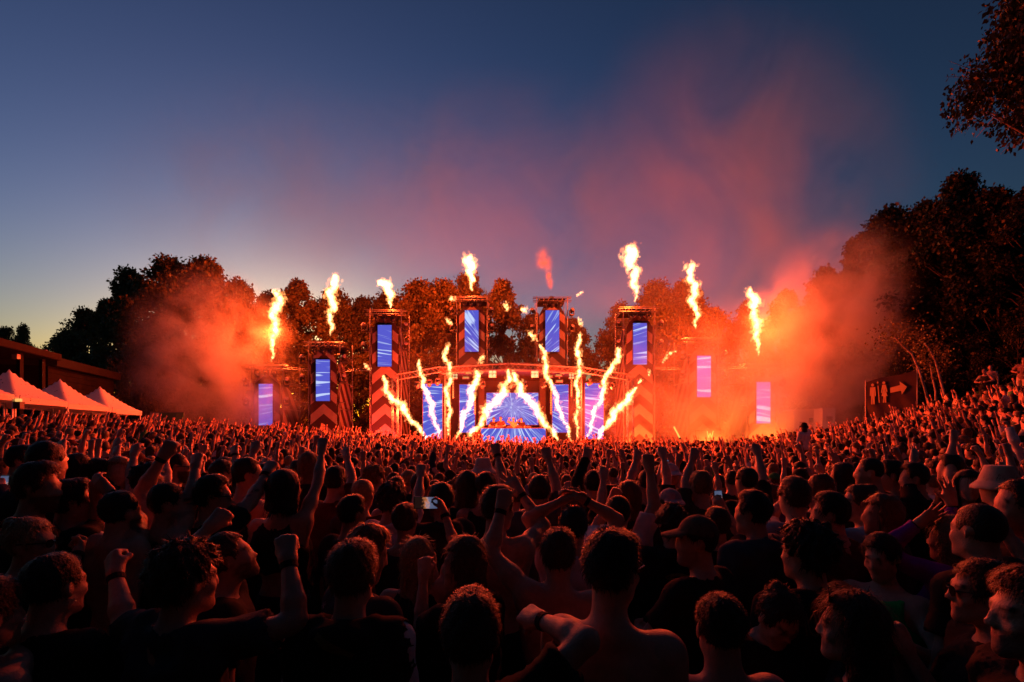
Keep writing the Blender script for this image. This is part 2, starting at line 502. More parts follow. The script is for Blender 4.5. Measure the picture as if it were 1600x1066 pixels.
# ------------------------------------------------------------------ low building by the tents
def build_building():
    A, B, Cc = P(-60, 515, 20.6), P(75, 553, 26.3), P(178, 584, 33.3)
    zr = 6.5
    t = empty('building', (A.x, A.y, ground_z(A.x, A.y)))
    g = t.location.z
    M_wall = surf('dark_timber_cladding', (0.014, 0.011, 0.010), 0.9, var=0.3, scale=2.0, bump=0.3, spec=0.08)
    M_roof = surf('roof_felt', (0.03, 0.028, 0.03), 0.9, var=0.3, scale=2.0, bump=0.3, spec=0.08)
    M_trim = surf('fascia_board', (0.022, 0.018, 0.016), 0.9, var=0.2, scale=3.0, spec=0.08)
    def loc(p): return Vector((p[0] - t.location.x, p[1] - t.location.y, p[2] - g))
    def strip(name, a, b, off0, off1, z0, z1, mat, parent=t):
        """a slab that follows the wall line a-b; offsets are metres towards the crowd"""
        a, b = Vector((a.x, a.y, 0)), Vector((b.x, b.y, 0))
        dr = (b - a).normalized(); n = Vector((dr.y, -dr.x, 0))
        mb = MB()
        q = [a + n * off0, b + n * off0, b + n * off1, a + n * off1]
        vs = [loc((p.x, p.y, z0)) for p in q] + [loc((p.x, p.y, z1)) for p in q]
        mb.add(vs, [(0,3,2,1),(4,5,6,7),(0,1,5,4),(1,2,6,5),(2,3,7,6),(3,0,4,7)])
        return mb.build(name, [mat], parent)
    # open porch section with posts, then a closed clad section
    strip('porch_floor', A, B, -6.0, 0.3, 0.2, g + 0.25, M_wall)
    strip('porch_back_wall', A, B, -6.2, -4.2, g + 0.25, zr - 0.5, M_wall)
    rf = strip('roof', A, B, -6.5, 0.55, zr - 0.32, zr, M_roof)
    strip('fascia', A, B, 0.553, 0.60, zr - 0.30, zr + 0.03, M_trim, rf)
    rf2 = strip('roof', B, Cc, -6.5, 0.35, zr - 0.62, zr - 0.16, M_roof)
    strip('fascia', B, Cc, 0.353, 0.40, zr - 0.60, zr - 0.13, M_trim, rf2)
    # clad wall: boards one above the other
    a, b = Vector((B.x, B.y, 0)), Vector((Cc.x, Cc.y, 0))
    strip('wall', B, Cc, -6.0, -0.03, 0.2, zr - 0.63, M_wall)
    nb = 14
    for i in range(nb):
        z0 = 1.3 + i * (zr - 0.64 - 1.3) / nb
        strip('board', B, Cc, -0.03, 0.0 if i % 2 else 0.006, z0, z0 + (zr - 0.64 - 1.3) / nb - 0.02, M_wall)
    dr = (B - A); dr.z = 0
    for u in (-18, 31, 66):
        best = min((abs((A + dr * k).x / (A + dr * k).y * F + CX - u), k) for k in [i / 200 for i in range(201)])[1]
        p = A + dr * best
        mb = MB(); q = loc((p.x, p.y, 0))
        mb.box((q.x - 0.09, q.y - 0.09, 0.2), (q.x + 0.09, q.y + 0.09, zr - 0.33 - g))
        mb.build('post', [M_trim], t)
        if u == 31:
            mb = MB(); mb.bevel_box((q.x - 0.14, q.y - 0.28, zr - 0.62 - g), (q.x + 0.14, q.y - 0.1, zr - 0.38 - g), 0.02)
            mb.build('lamp_housing', [M_white], t)
    tag(t, 'long low dark building with open porch behind the white tents', 'building')
    # door panel standing open on the porch and a violet tube lamp
    q = P(58, 576, 27.5); mb = MB()
    mb.box((-0.42, -0.03, -1.1), (0.42, 0.03, 1.1)); mb.box((0.3, -0.05, -0.05), (0.36, -0.03, 0.08), 1)
    dd = mb.build('porch_door', [M_white, M_black], None, q, (0, 0, R(40)))
    tag(dd, 'pale door panel on the dark porch', 'door')
    q = P(44, 571, 28.0); mb = MB(); mb.tube((0, 0, -0.28), (0, 0, 0.28), 0.07, n=8)
    tl = empty('tube_lamp', q)
    mb.build('tube', [emit('violet_tube', (0.45, 0.03, 0.6), 0.6)], tl)
    mb = MB(); mb.box((-0.05, 0.07, -0.32), (0.05, 0.11, 0.32)); mb.build('bracket', [M_black], tl)
    tag(tl, 'violet glowing tube lamp on the dark porch', 'lamp')
build_building()

# ------------------------------------------------------------------ pop-up tents
def tent_cloth():
    m, nt, out = new_mat('tent_canvas')
    L = nt.links.new
    tc = nd(nt, 'ShaderNodeTexCoord')
    vo = nd(nt, 'ShaderNodeTexNoise', ins={'Scale': 9.0, 'Detail': 2.0})
    L(tc.outputs['Object'], vo.inputs['Vector'])
    cr = nd(nt, 'ShaderNodeValToRGB')
    e = cr.color_ramp.elements
    e[0].position = 0.285; e[0].color = (0.10, 0.08, 0.06, 1)
    e[1].position = 0.315; e[1].color = (0.78, 0.74, 0.70, 1)
    L(vo.outputs['Fac'], cr.inputs['Fac'])
    b = nd(nt, 'ShaderNodeBsdfPrincipled', ins={'Roughness': 0.7, 'Specular IOR Level': 0.3})
    t = nd(nt, 'ShaderNodeBsdfTranslucent')
    L(cr.outputs[0], b.inputs['Base Color']); L(cr.outputs[0], t.inputs['Color'])
    mx = nd(nt, 'ShaderNodeMixShader', ins={'Fac': 0.25})
    L(b.outputs[0], mx.inputs[1]); L(t.outputs[0], mx.inputs[2]); L(mx.outputs[0], out.inputs['Surface'])
    return m
M_tent = tent_cloth()
def build_tents():
    H = 0.78
    c0 = P(24, 630, 19.0); c3 = P(221.6, 650.8, 27.3)
    line = Vector((c3.x - c0.x, c3.y - c0.y, 0)); seg = line.length / 3; dr = line.normalized()
    nrm = Vector((-dr.y, dr.x, 0))           # away from the crowd
    eave0, eave3 = CAMZ + 60 / F * 19.0, CAMZ + 35 / F * 27.3
    labs = ['white pop-up tent whose peak stands beside the porch post', 'white pop-up tent in front of the clad wall between two tents',
            'white pop-up tent at the stage end of the row, before the shrub', 'white pop-up tent at the camera end of the row, mostly cut off']
    for i in (0, 1, 2, -1):
        a = Vector((c0.x, c0.y, 0)) + dr * seg * i
        ez = eave0 + (eave3 - eave0) * (i + 0.35) / 3
        g = ground_z(a.x, a.y)
        t = empty('pop_up_tent', (a.x, a.y, g))
        S = seg * 0.995; D = 2.5
        def q(s, w, z): p = dr * s + nrm * w; return Vector((p.x, p.y, z - g))
        n = 20
        mb = MB(); vs = []; fs = []
        pk = 1.25
        for iy in range(n + 1):
            for ix in range(n + 1):
                sx, sy = ix / n, iy / n
                e = max(abs(sx - .5), abs(sy - .5)) * 2
                ang = (1 - e)
                z = ez + pk * (0.62 * ang + 0.38 * ang ** 2.2) 
                vs.append(q(sx * S, sy * D, z))
        for iy in range(n):
            for ix in range(n):
                k = iy * (n + 1) + ix
                fs.append((k, k + 1, k + n + 2, k + n + 1))
        mb.add(vs, fs)
        roof = mb.build('canopy', [M_tent], t, smooth=True)
        for (p0, p1) in (((0, 0), (1, 0)), ((1, 0), (1, 1)), ((1, 1), (0, 1)), ((0, 1), (0, 0))):
            mb = MB(); vs = []; fs = []
            for k in range(9):
                f = k / 8; s = p0[0] + (p1[0] - p0[0]) * f; w = p0[1] + (p1[1] - p0[1]) * f
                out = 0.012 * math.sin(f * 19 + i)
                ex, ey = (s - .5), (w - .5)
                for z in (ez + 0.005, ez - 0.12, ez - 0.24 - 0.012 * math.sin(f * 25)):
                    vs.append(q(s * S + ex * out * 2, w * D + ey * out * 2, z))
            for k in range(8):
                for j in range(2): fs.append((k * 3 + j, k * 3 + 3 + j, k * 3 + 4 + j, k * 3 + 1 + j))
            mb.add(vs, fs); mb.build('valance', [M_tent], roof, smooth=True)
        for s, w in ((0.02, 0.02), (0.98, 0.02), (0.98, 0.98), (0.02, 0.98)):
            mb = MB(); p = q(s * S, w * D, 0)
            mb.box((p.x - 0.025, p.y - 0.025, 0), (p.x + 0.025, p.y + 0.025, ez - g)); mb.build('pole', [M_white], t)
        tag(t, labs[i], 'tent', 'white pop-up tents')
        if i in (0, 2):   # little lantern hung at the joint between two tents
            p = t.location + q(0.0, -0.12, ez - 0.22)
            ln = empty('lantern', p)
            mb = MB(); mb.box((-0.13, -0.09, -0.25), (0.13, 0.09, -0.02)); mb.box((-0.15, -0.1, -0.02), (0.15, 0.1, 0.02)); mb.build('housing', [M_black], ln)
            if i == 0:
                mb = MB(); mb.bevel_box((-0.09, -0.08, 0.02), (0.09, 0.06, 0.15), 0.03); mb.build('bulb', [emit('warm_bulb', (1.0, 0.5, 0.13), 1.0)], ln)
            mb = MB(); mb.tube((0, 0.0, 0.02), (0, 0.05, 0.3), 0.012); mb.build('hook', [M_metal], ln)
            tag(ln, 'lit warm lantern hanging between two white tents' if i == 0 else 'small dark lamp box hanging at the last tent corner', 'lantern')
        if i in (0, 2, 1):  # pink uplighter on each tent peak spill
            pass
build_tents()

# ------------------------------------------------------------------ things at the edges of the field
def toilet(x, y, rz, label, col, group):
    g = ground_z(x, y)
    t = empty('portable_toilet', (x, y, g), rz)
    mw = surf('toilet_plastic', col, 0.45, var=0.1, scale=2.0)
    mb = MB(); mb.bevel_box((-0.55, -0.55, 0.08), (0.55, 0.55, 2.05), 0.04); mb.build('cabin', [mw], t)
    mb = MB(); mb.bevel_box((-0.42, -0.585, 0.18), (0.42, -0.553, 1.95), 0.012); d = mb.build('door', [surf('toilet_door', tuple(c * 0.8 for c in col), 0.5, var=0.1)], t)
    mb = MB(); mb.box((-0.1, -0.60, 1.45), (0.1, -0.587, 1.72)); mb.build('sign', [M_black], d)
    mb = MB(); mb.box((0.3, -0.62, 1.0), (0.36, -0.587, 1.12)); mb.build('handle', [M_black], d)
    mb = MB(); mb.prism([(-0.58, 2.04), (0.58, 2.04), (0.56, 2.16), (0.36, 2.28), (-0.36, 2.28), (-0.56, 2.16)], -0.6, 0.58); mb.build('roof', [M_white], t)
    mb = MB(); mb.tube((0.35, 0.35, 2.2), (0.35, 0.35, 2.5), 0.05); mb.build('vent_pipe', [M_black], t)
    mb = MB(); mb.box((-0.6, -0.62, 0), (0.6, 0.6, 0.08)); mb.build('skid', [M_black], t)
    tag(t, label, 'toilet', group)
for i in range(4):
    p = P(302 + i * 18.5, 660, 45)
    toilet(p.x, 45 + 0.1 * i, R(-6), 'white-roofed portable toilet in the row under the red-lit trees', (0.5, 0.5, 0.48), 'row of portable toilets')
p = P(457, 660, 41); toilet(p.x, 41, R(25), 'single yellowish portable toilet between the first two towers', (0.62, 0.5, 0.25), None)

def banner_wall():
    a, b = P(233, 665, 33), P(288, 665, 33)
    t = empty('banner_wall', ((a.x + b.x) / 2, 33, ground_z(a.x, 33)), R(-4))
    w = (b.x - a.x) / 2; h0, h1 = 0.25, CAMZ + (HY - 645) / F * 33 - t.location.z
    cream = surf('banner_cream', (0.62, 0.5, 0.3), 0.7, var=0.1)
    grn = surf('banner_green', (0.06, 0.16, 0.05), 0.7, var=0.15); grn2 = surf('banner_light_green', (0.16, 0.24, 0.06), 0.7, var=0.15)
    mb = MB(); mb.box((-w, -0.02, h0), (-w * 0.42, 0.02, h1)); mb.build('cream_panel', [cream], t)
    mb = MB(); mb.box((-w * 0.415, -0.02, h0), (w, 0.02, h1)); g = mb.build('green_panel', [grn], t)
    mb = MB(); mb.prism([(w * 0.2, h0 + .05), (w * .55, h0 + .05), (w * .95, h1 - .05), (w * .6, h1 - .05)], -0.026, -0.0205); mb.build('stripe', [grn2], g)
    for x in (-w, 0.2, w):
        mb = MB(); mb.tube((x, 0.06, 0), (x, 0.06, h1 + 0.05), 0.03); mb.build('post', [M_metal], t)
    mb = MB(); mb.tube((-w, 0.06, h1 + 0.03), (w, 0.06, h1 + 0.03), 0.02); mb.build('rail', [M_metal], t)
    tag(t, 'low cream and green banner wall beyond the last tent', 'banner')
banner_wall()

def booth(u0, u1, v0, d, label, posters, rz=0.0, dep=2.0):
    a, b = P(u0, v0, d), P(u1, v0, d)
    g = ground_z((a.x + b.x) / 2, d)
    t = empty('white_booth', ((a.x + b.x) / 2, d, g), rz)
    w = (b.x - a.x) / 2; h = a.z - g
    mb = MB(); mb.bevel_box((-w, 0, 0.0), (w, dep, h), 0.02); mb.build('body', [M_white], t)
    mb = MB(); mb.box((-w - 0.04, -0.04, h), (w + 0.04, dep + 0.04, h + 0.06)); mb.build('roof', [M_white], t)
    ink = surf('poster_ink', (0.05, 0.05, 0.06), 0.7, var=0.2); paper = surf('poster_paper', (0.5, 0.47, 0.42), 0.7, var=0.1)
    for (x, z, pw, ph) in posters:
        X, Z = -w + x * 2 * w, z * h
        mb = MB(); mb.box((X - pw, -0.012, Z - ph), (X + pw, -0.002, Z + ph)); o = mb.build('poster', [paper], t)
        mb = MB()
        for k in range(4):
            zz = Z + ph * (0.75 - 0.45 * k); ww = pw * (0.85 if k % 2 == 0 else 0.55)
            mb.box((X - ww, -0.016, zz - ph * 0.13), (X + ww * (1 if k != 3 else 0.2), -0.0125, zz + ph * 0.1))
        mb.build('poster_print', [ink], o)
    tag(t, label, 'booth', 'white booths past the towers')
booth(1200, 1240, 646, 36, 'hazy plain white booth in the smoke next to the last tower', [(0.6, 0.55, 0.3, 0.25)])
booth(1241, 1283, 641, 35, 'white booth with small posters lit warm by the fire', [(0.3, 0.62, 0.22, 0.3), (0.62, 0.75, 0.16, 0.18), (0.8, 0.6, 0.13, 0.25)])
booth(1285, 1305, 639, 34, 'narrow white booth with a dark poster at the wood edge', [(0.55, 0.72, 0.24, 0.22)])

def toilet_sign():
    d = 25.5
    c = [P(1352, 594, d), P(1432, 640, d)]
    x0, x1 = P(1352, 600, d).x, P(1431, 600, d).x
    g = ground_z((x0 + x1) / 2, d)
    t = empty('toilet_sign', ((x0 + x1) / 2, d, g))
    w = (x1 - x0) / 2
    zt = [CAMZ + (HY - v) / F * d - g for v in (595, 590, 588, 586, 581)]
    zb = CAMZ + (HY - 652) / F * d - g
    nx, nz = 24, 10
    mb = MB(); vs = []; fs = []
    for j in range(nz + 1):
        for i in range(nx + 1):
            f = i / nx; tp = np.interp(f, [0, .25, .5, .75, 1], zt)
            z = zb + (tp - zb) * j / nz
            y = 0.04 * math.sin(f * 17 + j * 0.7) * (1 - j / nz) ** 1.3 + 0.02 * math.sin(f * 9 + j) + 0.035 * math.sin(j * 2.2 + f * 3) * max(0, 0.5 - j / nz)
            vs.append((-w + 2 * w * f, y, z))
    for j in range(nz):
        for i in range(nx):
            k = j * (nx + 1) + i; fs.append((k, k + 1, k + nx + 2, k + nx + 1))
    mb.add(vs, fs)
    mb.build('tarpaulin', [surf('dark_tarpaulin', (0.045, 0.03, 0.028), 0.45, var=0.3, scale=2.0)], t, smooth=True)
    yel = surf('sign_yellow', (0.48, 0.38, 0.17), 0.6, var=0.1)
    def px(u, v): p = P(u, v, d); return (p.x - t.location.x, p.z - g)
    def poly(name, pts):
        mb = MB(); mb.prism([px(*q) for q in pts], -0.085, -0.055); return mb.build(name, [yel], t)
    def disc(name, u, v, r):
        return poly(name, [(u + r * math.cos(a), v + r * math.sin(a)) for a in [i * math.pi / 6 for i in range(12)]])
    man = poly('man_symbol', [(1359,604),(1367.5,604),(1368.5,618),(1366.8,618.5),(1366,608.5),(1366.5,631),(1364,631),(1363.5,616.5),(1363,631),(1360.6,631),(1360.8,608.5),(1360.2,617.5),(1358.4,617.5)])
    disc('head_symbol', 1363, 600.5, 2.4)
    poly('divider_symbol', [(1371,602),(1372.6,602),(1374.6,629),(1373,629)]); disc('dot_symbol', 1371.2, 597, 1.4)
    poly('woman_symbol', [(1378.5,601),(1384,601),(1387,612),(1385.4,613),(1383.4,606),(1383.6,610),(1387,618.6),(1384.6,619),(1385,629),(1382.6,629),(1382.2,619.5),(1381.6,629),(1379.6,629),(1380.4,619),(1377.4,618.6),(1379.2,610),(1378.8,606),(1378,613.5),(1376.6,613)])
    disc('head_symbol', 1381, 598, 2.3)
    poly('arrow_symbol', [(1391,606),(1406.5,603),(1405.5,597),(1417,606),(1409,617.5),(1408,611.5),(1391.5,614.2)])
    for x in (-w - 0.03, w + 0.03):
        mb = MB(); mb.tube((x, 0.03, 0), (x, 0.03, zt[0 if x < 0 else 4] + 0.1), 0.04); mb.build('post', [M_metal], t)
    t.rotation_euler = (0, 0, R(-42)); t.scale = (0.787, 1, 1)
    tag(t, 'dark tarpaulin sign with man, woman and arrow symbols', 'sign')
toilet_sign()

# ------------------------------------------------------------------ striped towers
def chevron_mat(name, side):
    m, nt, out = new_mat(name)
    L = nt.links.new
    tc = nd(nt, 'ShaderNodeTexCoord')
    sp = nd(nt, 'ShaderNodeSeparateXYZ'); L(tc.outputs['Object'], sp.inputs[0])
    if side:
        v = math_n(nt, 'ADD', sp.outputs['Z'], math_n(nt, 'MULTIPLY', sp.outputs['Y'], 1.25))
    else:
        v = math_n(nt, 'ADD', sp.outputs['Z'], math_n(nt, 'MULTIPLY', math_n(nt, 'ABSOLUTE', sp.outputs['X']), 0.85))
    w = math_n(nt, 'FRACT', math_n(nt, 'DIVIDE', v, 1.46))
    s = math_n(nt, 'GREATER_THAN', w, 0.5)
    no = nd(nt, 'ShaderNodeTexNoise', ins={'Scale': 2.5, 'Detail': 4.0}); L(tc.outputs['Object'], no.inputs['Vector'])
    mx = nd(nt, 'ShaderNodeMix', data_type='RGBA')
    mx.inputs[6].default_value = (0.032, 0.02, 0.02, 1); mx.inputs[7].default_value = (0.19, 0.16, 0.155, 1)
    L(s, mx.inputs[0])
    sc = nd(nt, 'ShaderNodeVectorMath', operation='SCALE')
    L(mx.outputs[2], sc.inputs[0]); L(math_n(nt, 'ADD', math_n(nt, 'MULTIPLY', no.outputs['Fac'], 0.5), 0.75), sc.inputs['Scale'])
    b = nd(nt, 'ShaderNodeBsdfPrincipled', ins={'Roughness': 0.75, 'Specular IOR Level': 0.2})
    L(sc.outputs[0], b.inputs['Base Color']); L(b.outputs[0], out.inputs['Surface'])
    return m
M_chev, M_chev_side = chevron_mat('chevron_print', False), chevron_mat('diagonal_print', True)

def led_mat(name, cx, cz, squash=1.0, burst=False, gain=1.0, dens=0.56, warm=0.0):
    """flat moving picture on an LED wall: light streaks flying out of one point over blue-violet"""
    m, nt, out = new_mat(name)
    L = nt.links.new
    g = nd(nt, 'ShaderNodeNewGeometry')
    sp = nd(nt, 'ShaderNodeSeparateXYZ'); L(g.outputs['Position'], sp.inputs[0])
    dx = math_n(nt, 'MULTIPLY', math_n(nt, 'SUBTRACT', sp.outputs['X'], cx), squash)
    dz = math_n(nt, 'SUBTRACT', sp.outputs['Z'], cz)
    ang = math_n(nt, 'ARCTAN2', dz, dx)
    rad = math_n(nt, 'SQRT', math_n(nt, 'ADD', math_n(nt, 'MULTIPLY', dx, dx), math_n(nt, 'MULTIPLY', dz, dz)))
    masks = []
    for k, (fa, fr, th, wd) in enumerate(((26.0 if not burst else 11.0, 0.42, dens + 0.07, 0.05), (60.0 if not burst else 24.0, 0.6, dens + 0.05, 0.08))):
        cb = nd(nt, 'ShaderNodeCombineXYZ')
        L(math_n(nt, 'MULTIPLY', ang, fa), cb.inputs[0]); L(math_n(nt, 'MULTIPLY', rad, fr), cb.inputs[1]); cb.inputs[2].default_value = k * 7.3 + cx * 0.31
        no = nd(nt, 'ShaderNodeTexNoise', ins={'Scale': 1.0, 'Detail': 1.0}); L(cb.outputs[0], no.inputs['Vector'])
        mr = nd(nt, 'ShaderNodeMapRange', ins={'From Min': th, 'From Max': th + wd, 'To Min': 0.0, 'To Max': 1.0 if k == 0 else 0.5})
        L(no.outputs['Fac'], mr.inputs['Value']); masks.append(mr.outputs[0])
    s = math_n(nt, 'ADD', masks[0], masks[1], clamp=True)
    # LED pixel rows, barely visible
    px = math_n(nt, 'MULTIPLY', math_n(nt, 'SINE', math_n(nt, 'MULTIPLY', sp.outputs['Z'], 90.0)), 0.05)
    base = (0.10, 0.105, 0.62); hot = (0.55, 0.66, 1.0)
    mx = nd(nt, 'ShaderNodeMix', data_type='RGBA')
    mx.inputs[6].default_value = (*base, 1); mx.inputs[7].default_value = (*hot, 1)
    if burst:
        core = nd(nt, 'ShaderNodeMapRange', ins={'From Min': 0.15, 'From Max': 1.1, 'To Min': 0.75, 'To Max': 0.0}); L(rad, core.inputs['Value'])
        vo = nd(nt, 'ShaderNodeTexVoronoi', ins={'Scale': 3.6}); L(g.outputs['Position'], vo.inputs['Vector'])
        dots = nd(nt, 'ShaderNodeMapRange', ins={'From Min': 0.15, 'From Max': 0.42, 'To Min': 1.0, 'To Max': 0.25}); L(vo.outputs['Distance'], dots.inputs['Value'])
        s = math_n(nt, 'ADD', s, math_n(nt, 'MULTIPLY', core.outputs[0], dots.outputs[0]), clamp=True)
    L(s, mx.inputs[0])
    em = nd(nt, 'ShaderNodeEmission'); L(mx.outputs[2], em.inputs['Color'])
    L(math_n(nt, 'MULTIPLY', math_n(nt, 'ADD', px, 1.0), gain), em.inputs['Strength'])
    L(em.outputs[0], out.inputs['Surface'])
    m.cycles.emission_sampling = 'NONE'
    return m

# moving-head stage light, one set of shared parts
def moving_light_parts():
    b = MB(); b.bevel_box((-0.16, -0.13, 0), (0.16, 0.13, 0.1), 0.015)
    y = MB()
    for s in (-1, 1): y.bevel_box((s * 0.2 - 0.03, -0.06, 0.08), (s * 0.2 + 0.03, 0.06, 0.42), 0.012)
    y.box((-0.2, -0.05, 0.1), (0.2, 0.05, 0.13))
    h = MB(); h.lathe([(0.1, -0.2), (0.14, -0.16), (0.15, 0.05), (0.165, 0.2), (0.15, 0.22)], 12, M=Matrix.Translation((0, 0, 0.4)) @ Matrix.Rotation(R(65), 4, 'X'))
    l = MB(); l.lathe([(0.145, 0.2205), (0.13, 0.235), (0.06, 0.245)], 12, M=Matrix.Translation((0, 0, 0.4)) @ Matrix.Rotation(R(65), 4, 'X'))
    lens = surf('lamp_lens', (0.25, 0.22, 0.2), 0.1, var=0.0, spec=0.8)
    return [('base', b.mesh('base', [M_black])), ('yoke', y.mesh('yoke', [M_black])), ('head', h.mesh('head', [M_black], True)), ('lens', l.mesh('lens', [lens], True))]
ML = moving_light_parts()
def moving_light(p, rot, label, group, s=1.0):
    t = empty('moving_light', p); t.rotation_euler = rot; t.scale = (s, s, s)
    for n, me in ML: obj(n, me, t)
    tag(t, label, 'stage light', group)

RED = (1.0, 0.035, 0.04)
# (centre column, screen top row, top row of the frame, order word)
TW = [(415, 600, 570, 'first'), (504.5, 562, 534, 'second'), (601, 508, 484, 'third'), (737, 485, 463, 'fourth'),
      (863, 485, 464, 'fifth'), (1000, 505, 480, 'sixth'), (1100, 556, 528, 'seventh'), (1193, 597, 569, 'eighth')]
TD = 35.0
FLAME_BASE = []
def build_tower(i, u, vs_top, v_top, word):
    K = 1.17 if i in (3, 4) else 1.0
    fy = TD * K
    x = (u - CX) / F * fy
    z_scr_top = CAMZ + (HY - vs_top) / F * fy
    z_top = CAMZ + (HY - v_top) / F * fy
    t = empty('striped_tower', (x, fy + 0.15, 0))
    hw, dp = 1.0 * K, 2.9
    zp = z_top - 0.55
    mb = MB(); mb.prism([(-hw, 0.05), (hw, 0.05), (hw * 0.93, zp - 0.9), (hw * 0.55, zp - 0.1), (0, zp + 0.05), (-hw * 0.55, zp - 0.1), (-hw * 0.93, zp - 0.9)], 0.0, 0.03)
    mb.build('front_panel', [M_chev], t)
    for s in (-1, 1):
        prof = [(0.05, 0.05), (dp, 0.05), (dp, zp - 3.3), (dp * 0.85, zp - 2.2), (dp * 0.55, zp - 1.3), (dp * 0.2, zp - 0.8), (0.05, zp - 0.7)]
        mb = MB(); n = len(prof)
        v = [(s * (hw + 0.03), y, z) for y, z in prof] + [(s * (hw + 0.06), y, z) for y, z in prof]
        f = [tuple(range(n)), tuple(range(2 * n - 1, n - 1, -1))] + [(k, k + n, (k + 1) % n + n, (k + 1) % n) for k in range(n)]
        mb.add(v, f); mb.build('side_panel', [M_chev_side], t)
    for sx in (-1, 1):
        for y in (0.10, dp):
            mb = MB(); mb.tube((sx * (hw + 0.14), y, 0), (sx * (hw + 0.14), y, z_top + (0.12 if y < 1 else 0.3)), 0.035, n=8); mb.build('standard', [M_metal], t)
    # ledgers and braces of the scaffold inside
    for k, z in enumerate(np.arange(2.0, z_top, 2.0)):
        mb = MB()
        for y in (0.16, dp): mb.tube((-hw - 0.14, y, z), (hw + 0.14, y, z), 0.028)
        for sx in (-1, 1): mb.tube((sx * (hw + 0.14), 0.1, z), (sx * (hw + 0.14), dp, z), 0.028)
        mb.tube((-hw - 0.14, dp, z - 2), (hw + 0.14, dp, z), 0.022)
        mb.build('ledger_ring', [M_metal], t)
    wide = 1.35
    mb = MB()
    for y in (-0.08, 0.35):
        mb.tube((-hw - wide * 0.35, y, z_top), (hw + wide * 0.35, y, z_top), 0.035)
        mb.tube((-hw - wide * 0.35, y, z_top - 0.3), (hw + wide * 0.35, y, z_top - 0.3), 0.03)
        for q in np.linspace(-hw, hw, 7): mb.tube((q, y, z_top - 0.3), (q + 0.17, y, z_top), 0.018)
    mb.build('top_truss', [M_metal], t)
    for z in (z_top - 1.6, z_top - 3.0, z_top - 4.4):
        if z < 3: continue
        mb = MB()
        for sx in (-1, 1): mb.tube((sx * (hw + 0.1), 0.05, z), (sx * (hw + 0.55), 0.0, z), 0.025)
        mb.build('side_bracket', [M_metal], t)
    # deck with the flame projector
    mb = MB(); mb.box((-hw, 0.4, z_top - 0.06), (hw, dp, z_top - 0.01)); mb.build('deck', [M_dark], t)
    # LED screen of stacked tiles
    W, Hh = 1.0 * K, 3.0 * K; tl = 0.5 * K
    sc = MB(); sc.box((-W / 2 - 0.03, -0.14, z_scr_top - Hh - 0.03), (W / 2 + 0.03, -0.003, z_scr_top + 0.03)); scr = sc.build('screen', [M_black], t)
    lm = led_mat('tower_led_' + word, 0.0, 6.6, 0.55, dens=0.545)
    for a in range(2):
        for b in range(6):
            mb = MB(); mb.box((-W / 2 + a * tl + 0.002, -0.16, z_scr_top - (b + 1) * tl + 0.002), (-W / 2 + (a + 1) * tl - 0.002, -0.141, z_scr_top - b * tl - 0.002))
            mb.build('led_tile', [lm], scr)
    side = 'left' if u < 800 else 'right'
    tag(t, f'chevron-striped tower with tall LED screen, {word} along the row from the tents', 'tower', 'striped towers around the stage')
    # lights on the top beam and on the side brackets
    g = 'moving lights on the towers'
    for q in (-0.62, 0.0, 0.62):
        moving_light(Vector((x + q, fy + 0.02, z_top - 0.36)), (R(180), 0, 0.3 * q), f'dark moving light under the top beam of the {word} tower, ' + {-0.62: 'tent end', 0.0: 'middle', 0.62: 'hillside end'}[q], g, 0.9)
    for z in (z_top - 1.6, z_top - 3.0):
        if z < 3.2: continue
        for sx in (-1, 1):
            moving_light(Vector((x + sx * (hw + 0.48), fy + 0.12, z + 0.03)), (0, 0, sx * 0.4), f'dark moving light on the {"upper" if z > z_top - 2 else "lower"} {"tent" if sx < 0 else "hill"}-side bracket of the {word} tower', g, 1.05)
    # red flood lamp at the foot of the tower
    if i in (1, 2, 5, 6, 0, 7):
        fl = empty('flood_lamp', (x, fy - 1.3, 0.0))
        mb = MB(); mb.bevel_box((-0.35, -0.1, 0.12), (0.35, 0.1, 0.36), 0.02, M=Matrix.Translation((0, 0, 0.1)) @ Matrix.Rotation(R(-40), 4, 'X')); mb.build('housing', [M_black], fl)
        mb = MB(); mb.box((-0.4, -0.12, 0), (0.4, 0.12, 0.05)); mb.box((-0.4, -0.02, 0.04), (-0.36, 0.02, 0.3)); mb.box((0.36, -0.02, 0.04), (0.4, 0.02, 0.3)); mb.build('stand', [M_black], fl)
        sp = bpy.data.lights.new('red_flood', 'SPOT'); sp.energy = {1: 3500, 2: 4500, 5: 2500, 6: 2600, 0: 16000, 7: 5500}[i]; sp.color = RED if i in (1, 2) else (1.0, 0.15, 0.018); sp.spot_size = R(95); sp.spot_blend = 0.7; sp.shadow_soft_size = 0.15
        so = link(bpy.data.objects.new('red_flood', sp)); so.parent = fl; so.location = (0, -0.25, 0.45)
        so.rotation_euler = {0: (R(150), 0, R(0)), 7: (R(150), 0, 0)}.get(i, (R(125), 0, 0))
        if i in (0, 6, 7): so.rotation_euler = (0, R({0: -148, 6: 165, 7: 150}[i]), 0); sp.spot_size = R(125)
        tag(fl, f'low flood lamp at the foot of the {word} tower', 'lamp', 'flood lamps at the towers')
    FLAME_BASE.append((x, fy + 0.9, z_top))
for i, a in enumerate(TW): build_tower(i, *a)
